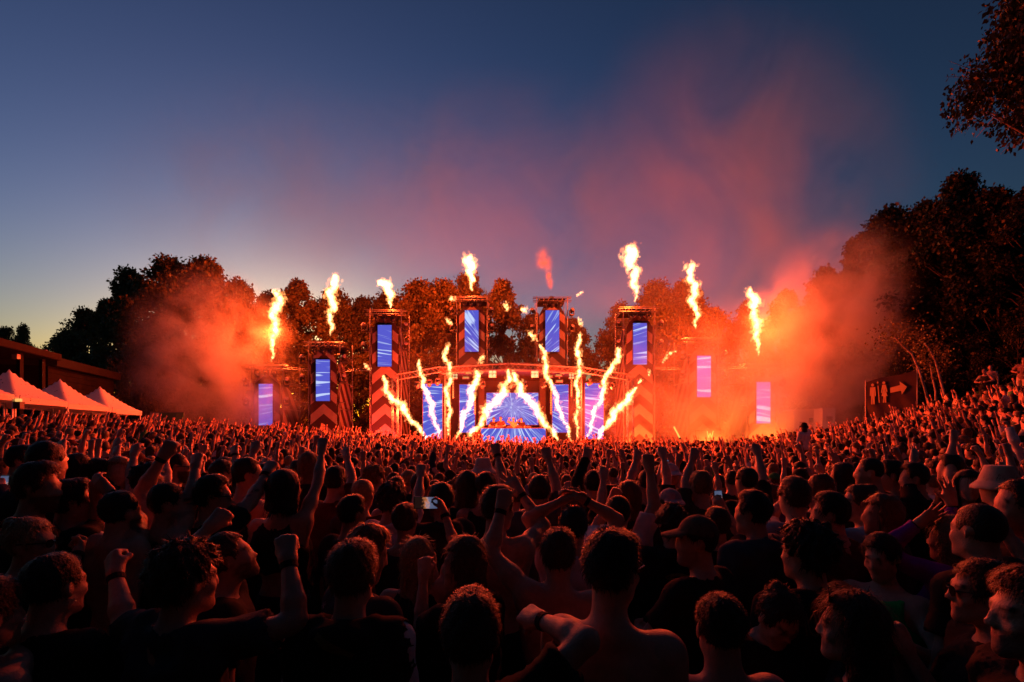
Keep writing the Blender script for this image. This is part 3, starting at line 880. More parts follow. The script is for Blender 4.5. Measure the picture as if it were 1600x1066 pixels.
# pipe runs between the towers
for (u0, v0, u1, v1, lab) in ((424, 574, 592, 577, 'thin cable run between the first and third towers'), (1012, 576, 1210, 570, 'thin cable run between the sixth and eighth towers')):
    a, b = P(u0, v0, 35.6), P(u1, v1, 35.6); mb = MB()
    pts = [a.lerp(b, k / 12) + Vector((0, 0, -0.25 * math.sin(math.pi * k / 12))) for k in range(13)]
    mb.path([p - a for p in pts], 0.03, 6); mb.path([p - a + Vector((0, 0.2, 0.16)) for p in pts], 0.02, 6)
    tag(mb.build('cable_run', [M_metal], None, a), lab, 'cable')
# letter mark on the banner at the foot of the seventh tower
x7 = (1104 - CX) / F * 34.6
mb = MB()
for (a, b) in (((-0.22, 0.5), (-0.1, 0.0)), ((-0.1, 0.0), (0.0, 0.35)), ((0.0, 0.35), (0.1, 0.0)), ((0.1, 0.0), (0.22, 0.5))):
    mb.prism([(a[0] - 0.035, a[1]), (a[0] + 0.035, a[1]), (b[0] + 0.035, b[1]), (b[0] - 0.035, b[1])], -0.03, -0.01)
t = empty('speaker_stack', (x7, 34.0, 0))
m2 = MB()
for k in range(2): m2.bevel_box((-0.75, 0, 0.02 + k * 1.25), (0.75, 0.8, 1.22 + k * 1.25), 0.03)
m2.build('cabinet', [surf('speaker_cover', (0.16, 0.02, 0.02), 0.8, var=0.2)], t)
mb.build('letter_mark', [M_white], t, (0, 0, 1.9))
tag(t, 'dark red covered speaker stack with a white letter W', 'speaker')

# ------------------------------------------------------------------ stage
SY = 31.0
def truss_mesh(a, b, w=0.3, r=0.026, n=None):
    a, b = Vector(a), Vector(b); L_ = (b - a).length; ax = (b - a).normalized()
    up = Vector((0, 0, 1)) if abs(ax.z) < 0.8 else Vector((0, 1, 0))
    s = ax.cross(up).normalized(); q = s.cross(ax).normalized()
    n = n or max(2, int(L_ / w))
    ch, br = MB(), MB()
    cor = [(s * i + q * j) * (w / 2) for i, j in ((-1, -1), (1, -1), (1, 1), (-1, 1))]
    for c in cor: ch.tube(a + c, b + c, r, n=6)
    for k in range(n):
        p, p2 = a.lerp(b, k / n), a.lerp(b, (k + 1) / n)
        for m in range(4):
            c0, c1 = cor[m], cor[(m + 1) % 4]
            br.tube(p + (c0 if k % 2 else c1), p2 + (c1 if k % 2 else c0), r * 0.55, n=4, caps=False)
    return ch, br
def truss(a, b, label, w=0.3, group=None):
    t = empty('truss', a); A = Vector(a)
    ch, br = truss_mesh((0, 0, 0), Vector(b) - A, w)
    ch.build('chord', [M_metal], t); br.build('brace', [M_metal], t)
    tag(t, label, 'truss', group)
def build_stage():
    t = empty('stage', (0, SY, 0))
    deck_z = 1.5
    mb = MB(); mb.box((-7.2, 0.8, 0), (7.2, 9.0, deck_z - 0.08)); mb.build('skirt', [M_dark], t)
    for k in range(12):
        mb = MB(); x0 = -7.2 + k * 1.2; mb.box((x0 + 0.005, 0.75, deck_z - 0.08), (x0 + 1.195, 9.05, deck_z)); mb.build('deck_panel', [M_black], t)
    # roof: dark canopy with a rounded front fascia
    mb = MB()
    vs, fs = [], []
    n = 24
    zc = CAMZ + (HY - 571) / F * 33.0
    for k in range(n + 1):
        f = k / n * 2 - 1; x = f * 4.9; y = 1.6 - 0.9 * (1 - f * f); z = zc - 0.22 * f * f
        for (yy, zz) in ((y, z - 0.42), (y, z), (8.6, z + 0.1), (8.6, z - 0.3)): vs.append((x, yy, zz))
    for k in range(n):
        for j in range(4):
            a, b = k * 4 + j, k * 4 + (j + 1) % 4; fs.append((a, b, b + 4, a + 4))
    fs += [(0, 1, 2, 3), (n * 4 + 3, n * 4 + 2, n * 4 + 1, n * 4)]
    mb.add(vs, fs); mb.build('roof', [surf('roof_tarpaulin', (0.05, 0.035, 0.03), 0.55, var=0.3, scale=1.5)], t)
    mb = MB(); mb.box((-7.0, 8.3, deck_z), (7.0, 8.5, zc - 0.35)); mb.build('back_drape', [M_dark], t)
    for x in (-4.95, 4.95):
        mb = MB(); mb.box((x - 0.28, 3.2, deck_z), (x + 0.28, 3.6, zc - 0.5)); mb.build('column_drape', [M_dark], t)
    for x in (-2.3, 2.3):
        mb = MB(); mb.box((x - 0.22, 5.3, deck_z), (x + 0.22, 5.6, zc - 0.5)); mb.build('column_drape', [M_dark], t)
    tag(t, 'dark covered stage with curved roof front between the flame rows', 'stage')
    # truss gate in front
    legs = [(617, 30.4), (985, 30.4)]
    za = CAMZ + (HY - 590) / F * 30.4
    pl, pr = P(617, 0, 30.4), P(985, 0, 30.4)
    zb = CAMZ + (HY - 577) / F * 31.4
    ql, qr = P(690, 0, 31.4), P(902, 0, 31.4)
    truss((pl.x, 30.4, 0.0), (pl.x, 30.4, za), 'upright truss leg of the stage gate on the tent side', 0.34)
    truss((pr.x, 30.4, 0.0), (pr.x, 30.4, za), 'upright truss leg of the stage gate on the hillside', 0.34)
    truss((pl.x, 30.4, za), (ql.x, 31.4, zb), 'sloping truss from the tent side leg to the stage roof', 0.34)
    truss((pr.x, 30.4, za), (qr.x, 31.4, zb), 'sloping truss from the hillside leg to the stage roof', 0.34)
    m0 = ((ql.x + qr.x) / 2, 31.0, zb + 0.12)
    truss((ql.x, 31.4, zb - 0.1), m0, 'roof front truss over the tent half of the stage', 0.4)
    truss((qr.x, 31.4, zb - 0.1), m0, 'roof front truss over the hillside half of the stage', 0.4)
    for u, s in ((699, 'tent'), (905, 'hillside')):
        p = P(u, 0, 32.6); truss((p.x, 32.6, deck_z), (p.x, 32.6, zb - 0.3), f'upright truss on the stage near the {s} side screens', 0.3)
    # LED walls
    def wall(u0, u1, v0, v1, y, label, burst=False, cz=5.0, nx=2, ny=7, warm=0):
        a, b = P(u0, v0, y), P(u1, v1, y)
        q = empty('led_wall', ((a.x + b.x) / 2, y, b.z))
        w, h = b.x - a.x, a.z - b.z
        mb = MB(); mb.box((-w / 2 - 0.03, 0.0, -0.03), (w / 2 + 0.03, 0.14, h + 0.03)); mb.build('frame', [M_black], q)
        lm = led_mat('led_wall_' + label[:9], 0.0, cz, 0.8, burst, dens=0.53)
        for i in range(nx):
            for j in range(ny):
                mb = MB(); mb.box((-w / 2 + w * i / nx + 0.002, -0.03, h * j / ny + 0.002), (-w / 2 + w * (i + 1) / nx - 0.002, -0.001, h * (j + 1) / ny - 0.002)); mb.build('led_tile', [lm], q)
        tag(q, label, 'screen', 'LED walls on the stage')
    wall(661, 691, 600, 687, 33.2, 'tall LED wall at the tent end of the stage', nx=2, ny=8)
    wall(718, 742, 601, 676, 35.4, 'narrow LED wall between drapes on the tent half', nx=2, ny=7)
    wall(863, 888, 601, 676, 35.4, 'narrow LED wall between drapes on the hillside half', nx=2, ny=7)
    wall(914, 943, 599, 686, 33.2, 'tall LED wall at the hillside end of the stage', nx=2, ny=8)
    wall(760, 841, 614, 664, 36.6, 'wide LED screen with blue starburst behind the performers', True, CAMZ + (HY - 634) / F * 36.6, 6, 4)
    # DJ booth
    q = empty('performer_booth', (P(802, 0, 32.4).x, 32.4, deck_z))
    w = 101 / F * 32.4 / 2; top = CAMZ + (HY - 669.5) / F * 32.4 - deck_z
    mb = MB(); mb.box((-w, 0.03, 0), (w, 0.9, top)); mb.build('body', [M_black], q)
    mb = MB(); mb.box((-w - 0.06, -0.02, top), (w + 0.06, 1.0, top + 0.05)); mb.build('table_top', [M_black], q)
    lm = led_mat('booth_led', 0.0, 4.0, 0.7, False, dens=0.5)
    for i in range(8):
        mb = MB(); mb.box((-w + 2 * w * i / 8 + 0.002, -0.02, 0.0), (-w + 2 * w * (i + 1) / 8 - 0.002, 0.028, top - 0.004)); mb.build('led_tile', [lm], q)
    tag(q, 'long performer booth with blue LED front at stage centre', 'booth')
    r = np.random.default_rng(5)
    for k, xx in enumerate((-1.5, -0.9, -0.25, 0.35, 1.0)):
        g = empty('music_player', (q.location.x + xx, 32.75, deck_z + top + 0.051))
        mb = MB(); mb.bevel_box((-0.2, -0.2, 0), (0.2, 0.2, 0.1), 0.012); mb.build('case', [M_black], g)
        mb = MB(); mb.lathe([(0.13, 0.1005), (0.12, 0.118), (0.03, 0.12)], 14); mb.build('platter', [M_metal], g)
        tag(g, 'black flat player deck on the performer booth', 'deck', 'player decks on the booth')
    for u, s in ((752, 'tent side'), (846, 'hillside')):
        p = P(u, 0, 33.0); mo = empty('monitor_speaker', (p.x, 33.0, deck_z))
        mb = MB(); mb.prism([(-0.38, 0), (0.38, 0), (0.38, 0.55), (0.0, 1.15), (-0.38, 0.9)] if s[0] == 't' else [(-0.38, 0), (0.38, 0), (0.38, 0.9), (0.0, 1.15), (-0.38, 0.55)], 0, 0.6); mb.build('cabinet', [M_black], mo)
        mb = MB(); mb.box((-0.3, -0.015, 0.1), (0.3, -0.001, 0.5)); mb.build('grille', [M_dark], mo)
        tag(mo, f'black angled monitor speaker beside the booth on the {s}', 'speaker')
    # subwoofers along the stage front
    for k, u in enumerate((632, 648, 742, 760, 842, 858, 950, 968)):
        p = P(u, 0, 30.9); sb = empty('subwoofer', (p.x, 30.9, 0))
        mb = MB(); mb.bevel_box((-0.32, 0, 0.02), (0.32, 0.7, 1.55), 0.02); mb.build('cabinet', [M_black], sb)
        mb = MB(); mb.box((-0.27, -0.02, 0.1), (0.27, -0.001, 1.45)); mb.build('grille', [M_dark], sb)
        tag(sb, 'black subwoofer cabinet standing along the stage front', 'speaker', 'subwoofers along the stage front')
    # blinders and strobes on the roof truss
    def blinder(u, v, size, n, lit, label):
        p = P(u, v, 31.2); b = empty('blinder_lamp', p)
        s = size / F * 31.2 / 2
        mb = MB(); mb.bevel_box((-s, 0.0, -s), (s, 0.2, s), 0.02); mb.build('housing', [M_black if n == 4 and lit < 1 else M_white], b)
        for i in range(2):
            for j in range(2):
                M = Matrix.Translation(((i - .5) * s, -0.005, (j - .5) * s)) @ Matrix.Rotation(R(90), 4, 'X')
                mb = MB(); mb.lathe([(s * 0.44, 0), (s * 0.40, 0.03), (s * 0.1, 0.045)], 10, M=M); mb.build('bulb', [emit('blinder_glass', (1.0, 0.62, 0.28), lit)], b)
        mb = MB(); mb.tube((0, 0.1, s), (0, 0.1, s + 0.25), 0.025); mb.build('clamp', [M_metal], b)
        tag(b, label, 'stage light', 'blinder lamps on the roof truss')
    blinder(769.5, 584, 11.5, 4, 1.4, 'square four-bulb blinder glowing pale on the roof truss, tent half')
    blinder(835.5, 584, 11.5, 4, 1.4, 'square four-bulb blinder glowing pale on the roof truss, hillside half')
    blinder(711, 588, 8.5, 4, 0.9, 'small dark four-bulb blinder near the tent side drape')
    blinder(893, 588, 8.5, 4, 0.9, 'small dark four-bulb blinder near the hillside drape')
    for k, (u, v) in enumerate(((728, 590), (732, 583), (873, 586.5), (874, 595.5), (745, 588), (858, 588))):
        p = P(u, v, 31.25); b = empty('strobe_lamp', p)
        mb = MB(); mb.bevel_box((-0.24, 0, -0.09), (0.24, 0.16, 0.09), 0.015); mb.build('housing', [M_black], b)
        mb = MB(); mb.box((-0.19, -0.012, -0.055), (0.19, -0.001, 0.055)); mb.build('tube', [emit('strobe_glass', (1.0, 0.35, 0.1), 0.8)], b)
        mb = MB(); mb.tube((0, 0.08, 0.09), (0, 0.08, 0.3), 0.02); mb.build('clamp', [M_metal], b)
        tag(b, 'flat orange-lit strobe lamp hanging from the roof truss', 'stage light', 'strobe lamps on the roof truss')
    for k, u in enumerate((652, 671, 684, 755, 785, 802, 820, 850, 922, 940, 958)):
        v = 596 if 690 < u < 905 else (590 - (abs(u - 800) - 110) * 0.0 + (abs(u - 800) - 110) * 0.16)
        p = P(u, v, 31.1)
        moving_light(p, (R(180), 0, 0.2 * k), 'dark moving light hanging below the stage truss', 'moving lights below the stage truss', 0.75)
    for u, v in ((893, 603), (861, 630), (742, 630), (708, 605)):
        p = P(u, v, 32.2); b = empty('pixel_strip_lamp', p)
        mb = MB(); mb.box((-0.05, 0, -0.75), (0.05, 0.06, 0.75)); mb.build('housing', [M_black], b)
        for k in range(9):
            mb = MB(); mb.box((-0.03, -0.012, -0.68 + k * 0.165), (0.03, -0.001, -0.60 + k * 0.165)); mb.build('pixel', [emit('amber_pixel', (1.0, 0.36, 0.08), 1.2)], b)
        tag(b, 'vertical strip of small amber lamps beside a stage screen', 'stage light', 'amber pixel strips')
    # crowd barrier
    for k in range(15):
        x = -15.5 + k * 2.2
        b = empty('crowd_barrier', (x, 29.75, ground_z(x, 29.75)))
        mb = MB(); mb.tube((-1.05, 0, 1.1), (1.05, 0, 1.1), 0.03)
        mb.tube((-1.05, 0, 0), (-1.05, 0, 1.1), 0.025); mb.tube((1.05, 0, 0), (1.05, 0, 1.1), 0.025); mb.build('frame', [M_metal], b)
        mb = MB(); mb.box((-1.02, 0.01, 0.1), (1.02, 0.03, 1.05)); mb.build('sheet', [M_metal], b)
        tag(b, 'grey metal crowd barrier in front of the stage', 'barrier', 'crowd barriers before the stage')
build_stage()
# ------------------------------------------------------------------ flames
def flame_mat():
    m, nt, out = new_mat('burning_gas')
    L = nt.links.new
    at = nd(nt, 'ShaderNodeAttribute', attribute_name='burn')
    tr = nd(nt, 'ShaderNodeBsdfTransparent')
    e = nd(nt, 'ShaderNodeEmission')
    cr = nd(nt, 'ShaderNodeValToRGB')
    k = cr.color_ramp.elements
    k[0].position = 0.0; k[0].color = (1.0, 0.17, 0.02, 1)
    k[1].position = 1.0; k[1].color = (1.0, 0.54, 0.19, 1)
    L(at.outputs['Fac'], cr.inputs['Fac']); L(cr.outputs[0], e.inputs['Color'])
    L(math_n(nt, 'ADD', math_n(nt, 'MULTIPLY', at.outputs['Fac'], FLAME_GAIN), 0.16), e.inputs['Strength'])
    ad = nd(nt, 'ShaderNodeAddShader')
    L(tr.outputs[0], ad.inputs[0]); L(e.outputs[0], ad.inputs[1]); L(ad.outputs[0], out.inputs['Surface'])
    m.cycles.emission_sampling = 'NONE'
    return m
FLAME_GAIN = 0.25
M_flame = flame_mat()
def ico():
    bm = bmesh.new(); bmesh.ops.create_icosphere(bm, subdivisions=1, radius=1)
    v = np.array([tuple(p.co) for p in bm.verts]); bm.verts.index_update()
    f = np.array([[q.index for q in p.verts] for p in bm.faces]); bm.free()
    return v, f
ICO_V, ICO_F = ico()

def flame_mesh(path, n, seed, fluff=1.0):
    """path: (x, y, z, radius) stations from nozzle to tip; a jet of many torn puffs of burning gas"""
    r = np.random.default_rng(seed)
    pts = np.array(path)
    d = np.concatenate([[0], np.cumsum(np.linalg.norm(np.diff(pts[:, :3], axis=0), axis=1))]); d /= d[-1]
    V, Fc, Hh = [], [], []
    # slow sideways wobble along the jet
    ph = r.uniform(0, 6.28, 6)
    for i in range(n):
        edge = i >= n * 0.45
        t = r.random() ** 0.9
        c = np.array([np.interp(t, d, pts[:, k]) for k in range(3)]); rad = np.interp(t, d, pts[:, 3])
        wob = rad * 0.42 * np.array([math.sin(t * 17 + ph[0]) + 0.6 * math.sin(t * 39 + ph[1]), math.sin(t * 15 + ph[2]), 0.0])
        q = r.normal(0, 1, 3); q /= np.linalg.norm(q)
        if edge:
            c = c + wob + q * rad * r.uniform(0.45, 1.28) * fluff; s = rad * r.uniform(0.08, 0.34); heat = r.uniform(0.0, 0.6)
        else:
            c = c + wob + q * rad * r.uniform(0, 0.62); s = rad * r.uniform(0.18, 0.5); heat = r.uniform(0.4, 1.0)
        if r.random() < 0.04: c = c + q * rad * 0.5; s *= 0.45; heat *= 0.5
        dis = 1 + 0.32 * r.normal(0, 1, len(ICO_V)).clip(-1.6, 1.6)
        A = np.linalg.qr(r.normal(0, 1, (3, 3)))[0]
        sv = (ICO_V * dis[:, None] * s * np.array([1, 1, r.uniform(1.0, 1.7)])) @ (A if r.random() < 0.4 else np.eye(3))
        V.append(sv + c); Fc.append(ICO_F + i * len(ICO_V)); Hh.append(np.full(len(ICO_V), heat))
    me = mesh_np('flame', np.concatenate(V), np.concatenate(Fc), [M_flame], True)
    a = me.attributes.new('burn', 'FLOAT', 'POINT'); a.data.foreach_set('value', np.concatenate(Hh).astype(np.float32))
    return me

FIRE = (1.0, 0.070, 0.009)
def flame(pxs, d, n, seed, label, watts, group, tone=None, fluff=1.0, nozzle=True, light_at=0.45, dtip=0.0):
    k = len(pxs)
    base = P(pxs[0][0], pxs[0][1], d)
    path = []
    for i, (u, v, w) in enumerate(pxs):
        p = P(u, v, d + dtip * i / max(1, k - 1)) - base
        path.append((p.x, p.y, p.z, 1.08 * w / F * d))
    o = obj('flame', flame_mesh(path, n, seed, fluff), None, base)
    tag(o, label, 'flame', group)
    if watts:
        li = bpy.data.lights.new('flame_glow', 'POINT'); li.energy = watts; li.color = tone or FIRE; li.shadow_soft_size = 0.07
        lo = link(bpy.data.objects.new('flame_glow', li)); lo.parent = o
        q = np.array(path); t = light_at * (k - 1); i0 = min(int(t), k - 2); f = t - i0
        lo.location = q[i0, :3] * (1 - f) + q[i0 + 1, :3] * f
    return base

def projector(p, label, group, tilt=0.0):
    t = empty('flame_projector', p)
    mb = MB(); mb.bevel_box((-0.2, -0.18, 0), (0.2, 0.18, 0.26), 0.02); mb.build('body', [M_black], t)
    mb = MB(); mb.tube((0, 0, 0.26), (0.06 * math.sin(tilt), 0, 0.34), 0.05, 0.035, 8); mb.build('nozzle', [M_metal], t)
    mb = MB(); mb.tube((-0.2, -0.12, 0.13), (-0.32, -0.12, 0.02), 0.02); mb.build('hose', [M_black], t)
    tag(t, label, 'flame projector', group)

W_TOP, W_FAN = 6900, 3000
gt, gf = 'flames on the towers', 'fan of flames before the stage'
D1 = TD + 0.9
tops = [
 ([(425, 566, 1.6), (426, 545, 4.5), (428, 520, 6.5), (429, 495, 7.5), (432, 472, 9), (434, 457, 6)], 'tall narrow flame on the first tower beside the thick smoke', 1),
 ([(516, 525, 1.6), (517, 505, 5), (519, 480, 7), (518, 458, 8.5), (522, 440, 8), (524, 430, 5)], 'tall flame with ragged side wisps on the second tower', 1),
 ([(610, 481, 1.6), (610, 468, 4.5), (609, 456, 6.5), (603, 446, 7.5), (595, 440, 5)], 'short flame curling sideways on the third tower', 0.8),
 ([(737, 454, 1.8), (737, 440, 4.5), (736, 425, 6), (734, 412, 9.5), (733, 402, 8)], 'short round-headed flame on the fourth tower', 0.9),
 ([(993, 472, 1.6), (993, 455, 5), (991, 435, 7.5), (987, 415, 8.5), (984, 398, 11), (985, 386, 9)], 'tallest mushroom-headed flame on the sixth tower', 1.2),
 ([(1088, 514, 1.6), (1087, 495, 5), (1085, 470, 7), (1083, 448, 7.5), (1080, 428, 7), (1077, 414, 8)], 'tall flame with a curled head on the seventh tower', 1.1),
 ([(1185, 557, 1.6), (1184, 535, 5.5), (1182, 510, 7.5), (1179, 485, 8), (1176, 465, 9), (1172, 452, 5)], 'tall flame above the smoke on the eighth tower', 1.2)]
for i, (px, lab, k) in enumerate(tops):
    flame(px, D1 if i != 3 else TD * 1.17 + 0.9, 640, 100 + i, lab, W_TOP * k * (0.55 if i in (0, 6) else 1.0), gt)
# mushroom head and side tongues of the tallest flames
flame([(968, 404, 3.0), (973, 396, 5), (983, 390, 6), (993, 395, 5), (998, 402, 3)], D1, 70, 130, 'rolling flame cap over the tallest tower flame', 0, 'loose flame tongues')
flame([(1067, 424, 2.5), (1072, 415, 4.5), (1080, 412, 4.5), (1088, 418, 2.5)], D1, 50, 131, 'curled flame cap over the seventh tower flame', 0, 'loose flame tongues')
flame([(590, 441, 2), (594, 446, 3.4), (600, 441, 3.5)], D1, 40, 132, 'loose flame tongue curling off the third tower flame', 0, 'loose flame tongues')
fan = [
 ([(670, 690, 2.2), (660, 678, 4.5), (648, 663, 5), (636, 645, 6.5), (625, 633, 6.5), (612, 622, 6), (603, 605, 5), (598, 587, 3.5)], 'low slanting flame crossing the truss leg on the tent side', 30.2),
 ([(687, 688, 2.0), (683, 668, 4), (676, 645, 5.5), (670, 622, 5.5), (664, 603, 5), (656, 585, 4.5), (654, 570, 4), (657, 562, 2)], 'slightly leaning flame before the tent end LED wall', 30.5),
 ([(701, 689, 2.0), (701, 665, 4), (702, 640, 4.5), (699, 618, 4.5), (703, 595, 4.5), (701, 575, 5), (697, 555, 5), (700, 537, 4.5)], 'tall upright flame on the tent half of the fan', 30.5),
 ([(714, 687, 2.0), (718, 672, 4), (724, 655, 5), (731, 635, 5.5), (738, 615, 6), (743, 595, 6.5), (744, 580, 5.5)], 'flame leaning towards stage centre on the tent half', 30.5),
 ([(728, 690, 2.5), (738, 676, 5), (750, 660, 6.5), (762, 642, 7.5), (775, 625, 7.5), (788, 610, 7.5), (796, 597, 6.5), (793, 578, 3.5)], 'thick low flame forming the tent half of the fiery arch', 30.2),
 ([(873, 689, 2.5), (863, 676, 5), (850, 658, 6.5), (838, 642, 7), (826, 624, 7), (814, 610, 7), (805, 595, 6), (802, 580, 4)], 'thick low flame forming the hillside half of the fiery arch', 30.2),
 ([(893, 690, 2.0), (888, 675, 3.8), (880, 655, 4.5), (874, 635, 5), (865, 612, 5), (858, 592, 5.5), (852, 572, 5.5), (849, 552, 5), (845, 540, 3.5)], 'long leaning flame on the hillside half of the stage front', 30.5),
 ([(902, 688, 2.0), (903, 668, 4), (902, 645, 4.2), (901, 620, 4.5), (904, 595, 5), (906, 575, 5), (900, 557, 6), (906, 538, 5), (908, 520, 4)], 'tall upright flame on the hillside half of the fan', 30.5),
 ([(915, 688, 2.0), (922, 668, 4.5), (929, 645, 5), (938, 622, 5.5), (945, 600, 5.5), (952, 580, 6), (962, 563, 6), (970, 545, 4.5)], 'curling flame leaning towards the sixth tower', 30.5),
 ([(931, 690, 2.2), (942, 674, 5), (953, 657, 6.5), (963, 643, 6.5), (976, 628, 6.5), (988, 615, 5.5), (995, 606, 3)], 'low slanting flame crossing the hillside truss leg', 30.2)]
for i, (px, lab, d) in enumerate(fan):
    flame(px, d, 760, 200 + i, lab, W_FAN, gf, (1.0, 0.05, 0.010))
    b = P(px[0][0], 690, d); projector((b.x, d, 1.30), 'black flame projector box on the stage front edge', 'flame projectors on the stage front')
loose = [((598, 570), (573, 575), 'small flame scrap floating beside the third tower'), None]
for i, (pts, lab) in enumerate([
    ([(570, 568, 2), (574, 573, 3.5), (578, 578, 3)], 'small torn flame scrap floating beside the third tower'),
    ([(697, 498, 2), (702, 502, 4), (705, 507, 3)], 'flame scrap floating above the tall upright flame'),
    ([(704, 468, 3), (709, 466, 4)], 'round flame puff beside the fourth tower edge'),
    ([(789, 473, 3), (792, 479, 4.5), (793, 485, 3)], 'round flame puff above stage centre near the fourth tower'),
    ([(816, 482, 4.5), (821, 486, 5)], 'bright flame puff beside the fifth tower'),
    ([(824, 518, 4), (832, 525, 5.5), (838, 533, 4)], 'torn flame tongue drifting before the fifth tower'),
    ([(900, 463, 2), (906, 459, 3), (911, 456, 2)], 'faint flame wisp in the sky beside the fifth tower'),
    ([(904, 497, 2.5), (907, 503, 3.5), (907, 511, 3)], 'flame scrap at the tip of the tall hillside jet'),
    ([(1037, 567, 2.5), (1040, 558, 4), (1047, 552, 4), (1056, 549, 2)], 'curled flame scrap beside the sixth tower'),
    ([(998, 600, 2), (1002, 594, 3)], 'small flame scrap above the low slanting hillside flame'),
    ([(750, 568, 3.5), (753, 560, 4.5), (755, 556, 3)], 'round flame scrap over the truss beside the fourth tower'),
    ([(1014, 588, 1.5), (1015, 578, 2.5)], 'tiny flame scrap before the sixth tower')]):
    flame(pts, 30.6 if pts[0][1] > 490 else 34, 60, 300 + i, lab, 0, 'loose flame scraps')
for i, (x, y, z) in enumerate(FLAME_BASE):
    projector((x + (tops[i if i < 4 else i - 1][0][0][0] - TW[i][0]) / F * y if i != 4 else x, y, z), 'black flame projector box on top of a striped tower', 'flame projectors on the towers')

# ------------------------------------------------------------------ smoke
def smoke_mat(name, density, nscale, lo, hi, detail, seed, aniso, stretch=(1, 1, 1), col=(0.9, 0.88, 0.86), bottom=False, power=1.0, rises=0.0):
    m, nt, out = new_mat(name)
    L = nt.links.new
    tc = nd(nt, 'ShaderNodeTexCoord')
    ln = nd(nt, 'ShaderNodeVectorMath', operation='LENGTH'); L(tc.outputs['Object'], ln.inputs[0])
    fall = nd(nt, 'ShaderNodeMapRange', interpolation_type='SMOOTHSTEP', ins={'From Min': 0.12, 'From Max': 0.98, 'To Min': 1.0, 'To Max': 0.0})
    L(ln.outputs['Value'], fall.inputs['Value'])
    g = nd(nt, 'ShaderNodeNewGeometry')
    mp = nd(nt, 'ShaderNodeVectorMath', operation='MULTIPLY'); mp.inputs[1].default_value = stretch
    L(g.outputs['Position'], mp.inputs[0])
    ad = nd(nt, 'ShaderNodeVectorMath', operation='ADD'); ad.inputs[1].default_value = (seed * 3.7 + 11.3, seed * 1.9, seed * 2.3 + 5.1); L(mp.outputs[0], ad.inputs[0])
    no = nd(nt, 'ShaderNodeTexNoise', ins={'Scale': nscale, 'Detail': detail, 'Roughness': 0.55, 'Distortion': 0.6}); L(ad.outputs[0], no.inputs['Vector'])
    mr = nd(nt, 'ShaderNodeMapRange', ins={'From Min': lo, 'From Max': hi, 'To Min': 0.0, 'To Max': 1.0}); L(no.outputs['Fac'], mr.inputs['Value'])
    d = math_n(nt, 'MULTIPLY', math_n(nt, 'MULTIPLY', mr.outputs[0], fall.outputs[0]), density)
    vp = nd(nt, 'ShaderNodeVolumeScatter', ins={'Color': (*col, 1), 'Anisotropy': aniso})
    L(d, vp.inputs['Density']); L(vp.outputs[0], out.inputs['Volume'])
    return m
def smoke(u, v, d, rx, ry, rz, density, nscale, lo, hi, seed, label, detail=2.0, aniso=0.2, tilt=0.0, stretch=(1, 1, 1)):
    bm = bmesh.new(); bmesh.ops.create_icosphere(bm, subdivisions=3, radius=1.0)
    me = bpy.data.meshes.new('smoke'); bm.to_mesh(me); bm.free()
    me.materials.append(smoke_mat('smoke_%d' % seed, density, nscale, lo, hi, detail, seed, aniso, stretch))
    o = obj('smoke', me, None, P(u, v, d)); o.scale = (rx, ry, rz); o.rotation_euler = (0, tilt, 0)
    tag(o, label, 'smoke', kind='stuff')
    return o
SMK = 1.0
smoke(330, 580, 35.0, 7.2, 3.4, 8.6, 0.75 * SMK, 0.42, 0.38, 0.66, 1, 'thick orange smoke bank beside the first tower', tilt=R(-14), detail=4.0)
smoke(390, 640, 34.5, 5.0, 2.2, 2.6, 0.5 * SMK, 0.4, 0.33, 0.7, 2, 'low orange smoke at the foot of the first tower')
smoke(1180, 615, 33.0, 11.5, 2.8, 7.6, 0.38 * SMK, 0.40, 0.34, 0.68, 3, 'bright orange smoke bank around the seventh and eighth towers', detail=4.0)
smoke(1305, 540, 34.5, 8.0, 3.4, 10.5, 0.7 * SMK, 0.38, 0.36, 0.67, 4, 'red smoke leaning over the edge of the wood', tilt=R(22), detail=4.0)
smoke(1070, 655, 32.6, 11.0, 1.6, 4.0, 0.32 * SMK, 0.4, 0.28, 0.72, 5, 'low orange haze drifting along the hillside half of the stage')
smoke(1170, 300, 42.5, 18.0, 4.5, 20.0, 0.19 * SMK, 0.13, 0.30, 0.74, 6, 'thin pink smoke column rising into the dusk sky', tilt=R(-14), stretch=(1, 1, 0.55), detail=4.0)
smoke(760, 350, 50.0, 33.0, 5.5, 18.0, 0.15 * SMK, 0.10, 0.28, 0.76, 7, 'faint mauve smoke veil above the stage', detail=4.0)
smoke(400, 300, 44.0, 17.0, 4.5, 13.0, 0.09 * SMK, 0.12, 0.30, 0.74, 12, 'thin grey smoke drifting over the trees by the tents', detail=4.0)
smoke(985, 478, 43.0, 15.0, 2.6, 5.5, 0.10 * SMK, 0.12, 0.24, 0.78, 11, 'pale pink smoke band low in the sky behind the towers')
smoke(800, 610, 37.0, 17.0, 4.5, 6.0, 0.045 * SMK, 0.2, 0.25, 0.8, 8, 'faint warm haze hanging among the towers')
D5 = TD * 1.17 + 0.9
smoke(858, 436, D5, 0.42, 0.42, 1.15, 5.0 * SMK, 2.2, 0.32, 0.66, 9, 'narrow foot of the smoke puff over the fifth tower', tilt=R(-10), detail=3.0)
smoke(850, 408, D5, 0.95, 0.8, 1.6, 2.4 * SMK, 1.5, 0.40, 0.68, 10, 'small orange smoke puff blown off the fifth tower', tilt=R(-8), detail=3.0)
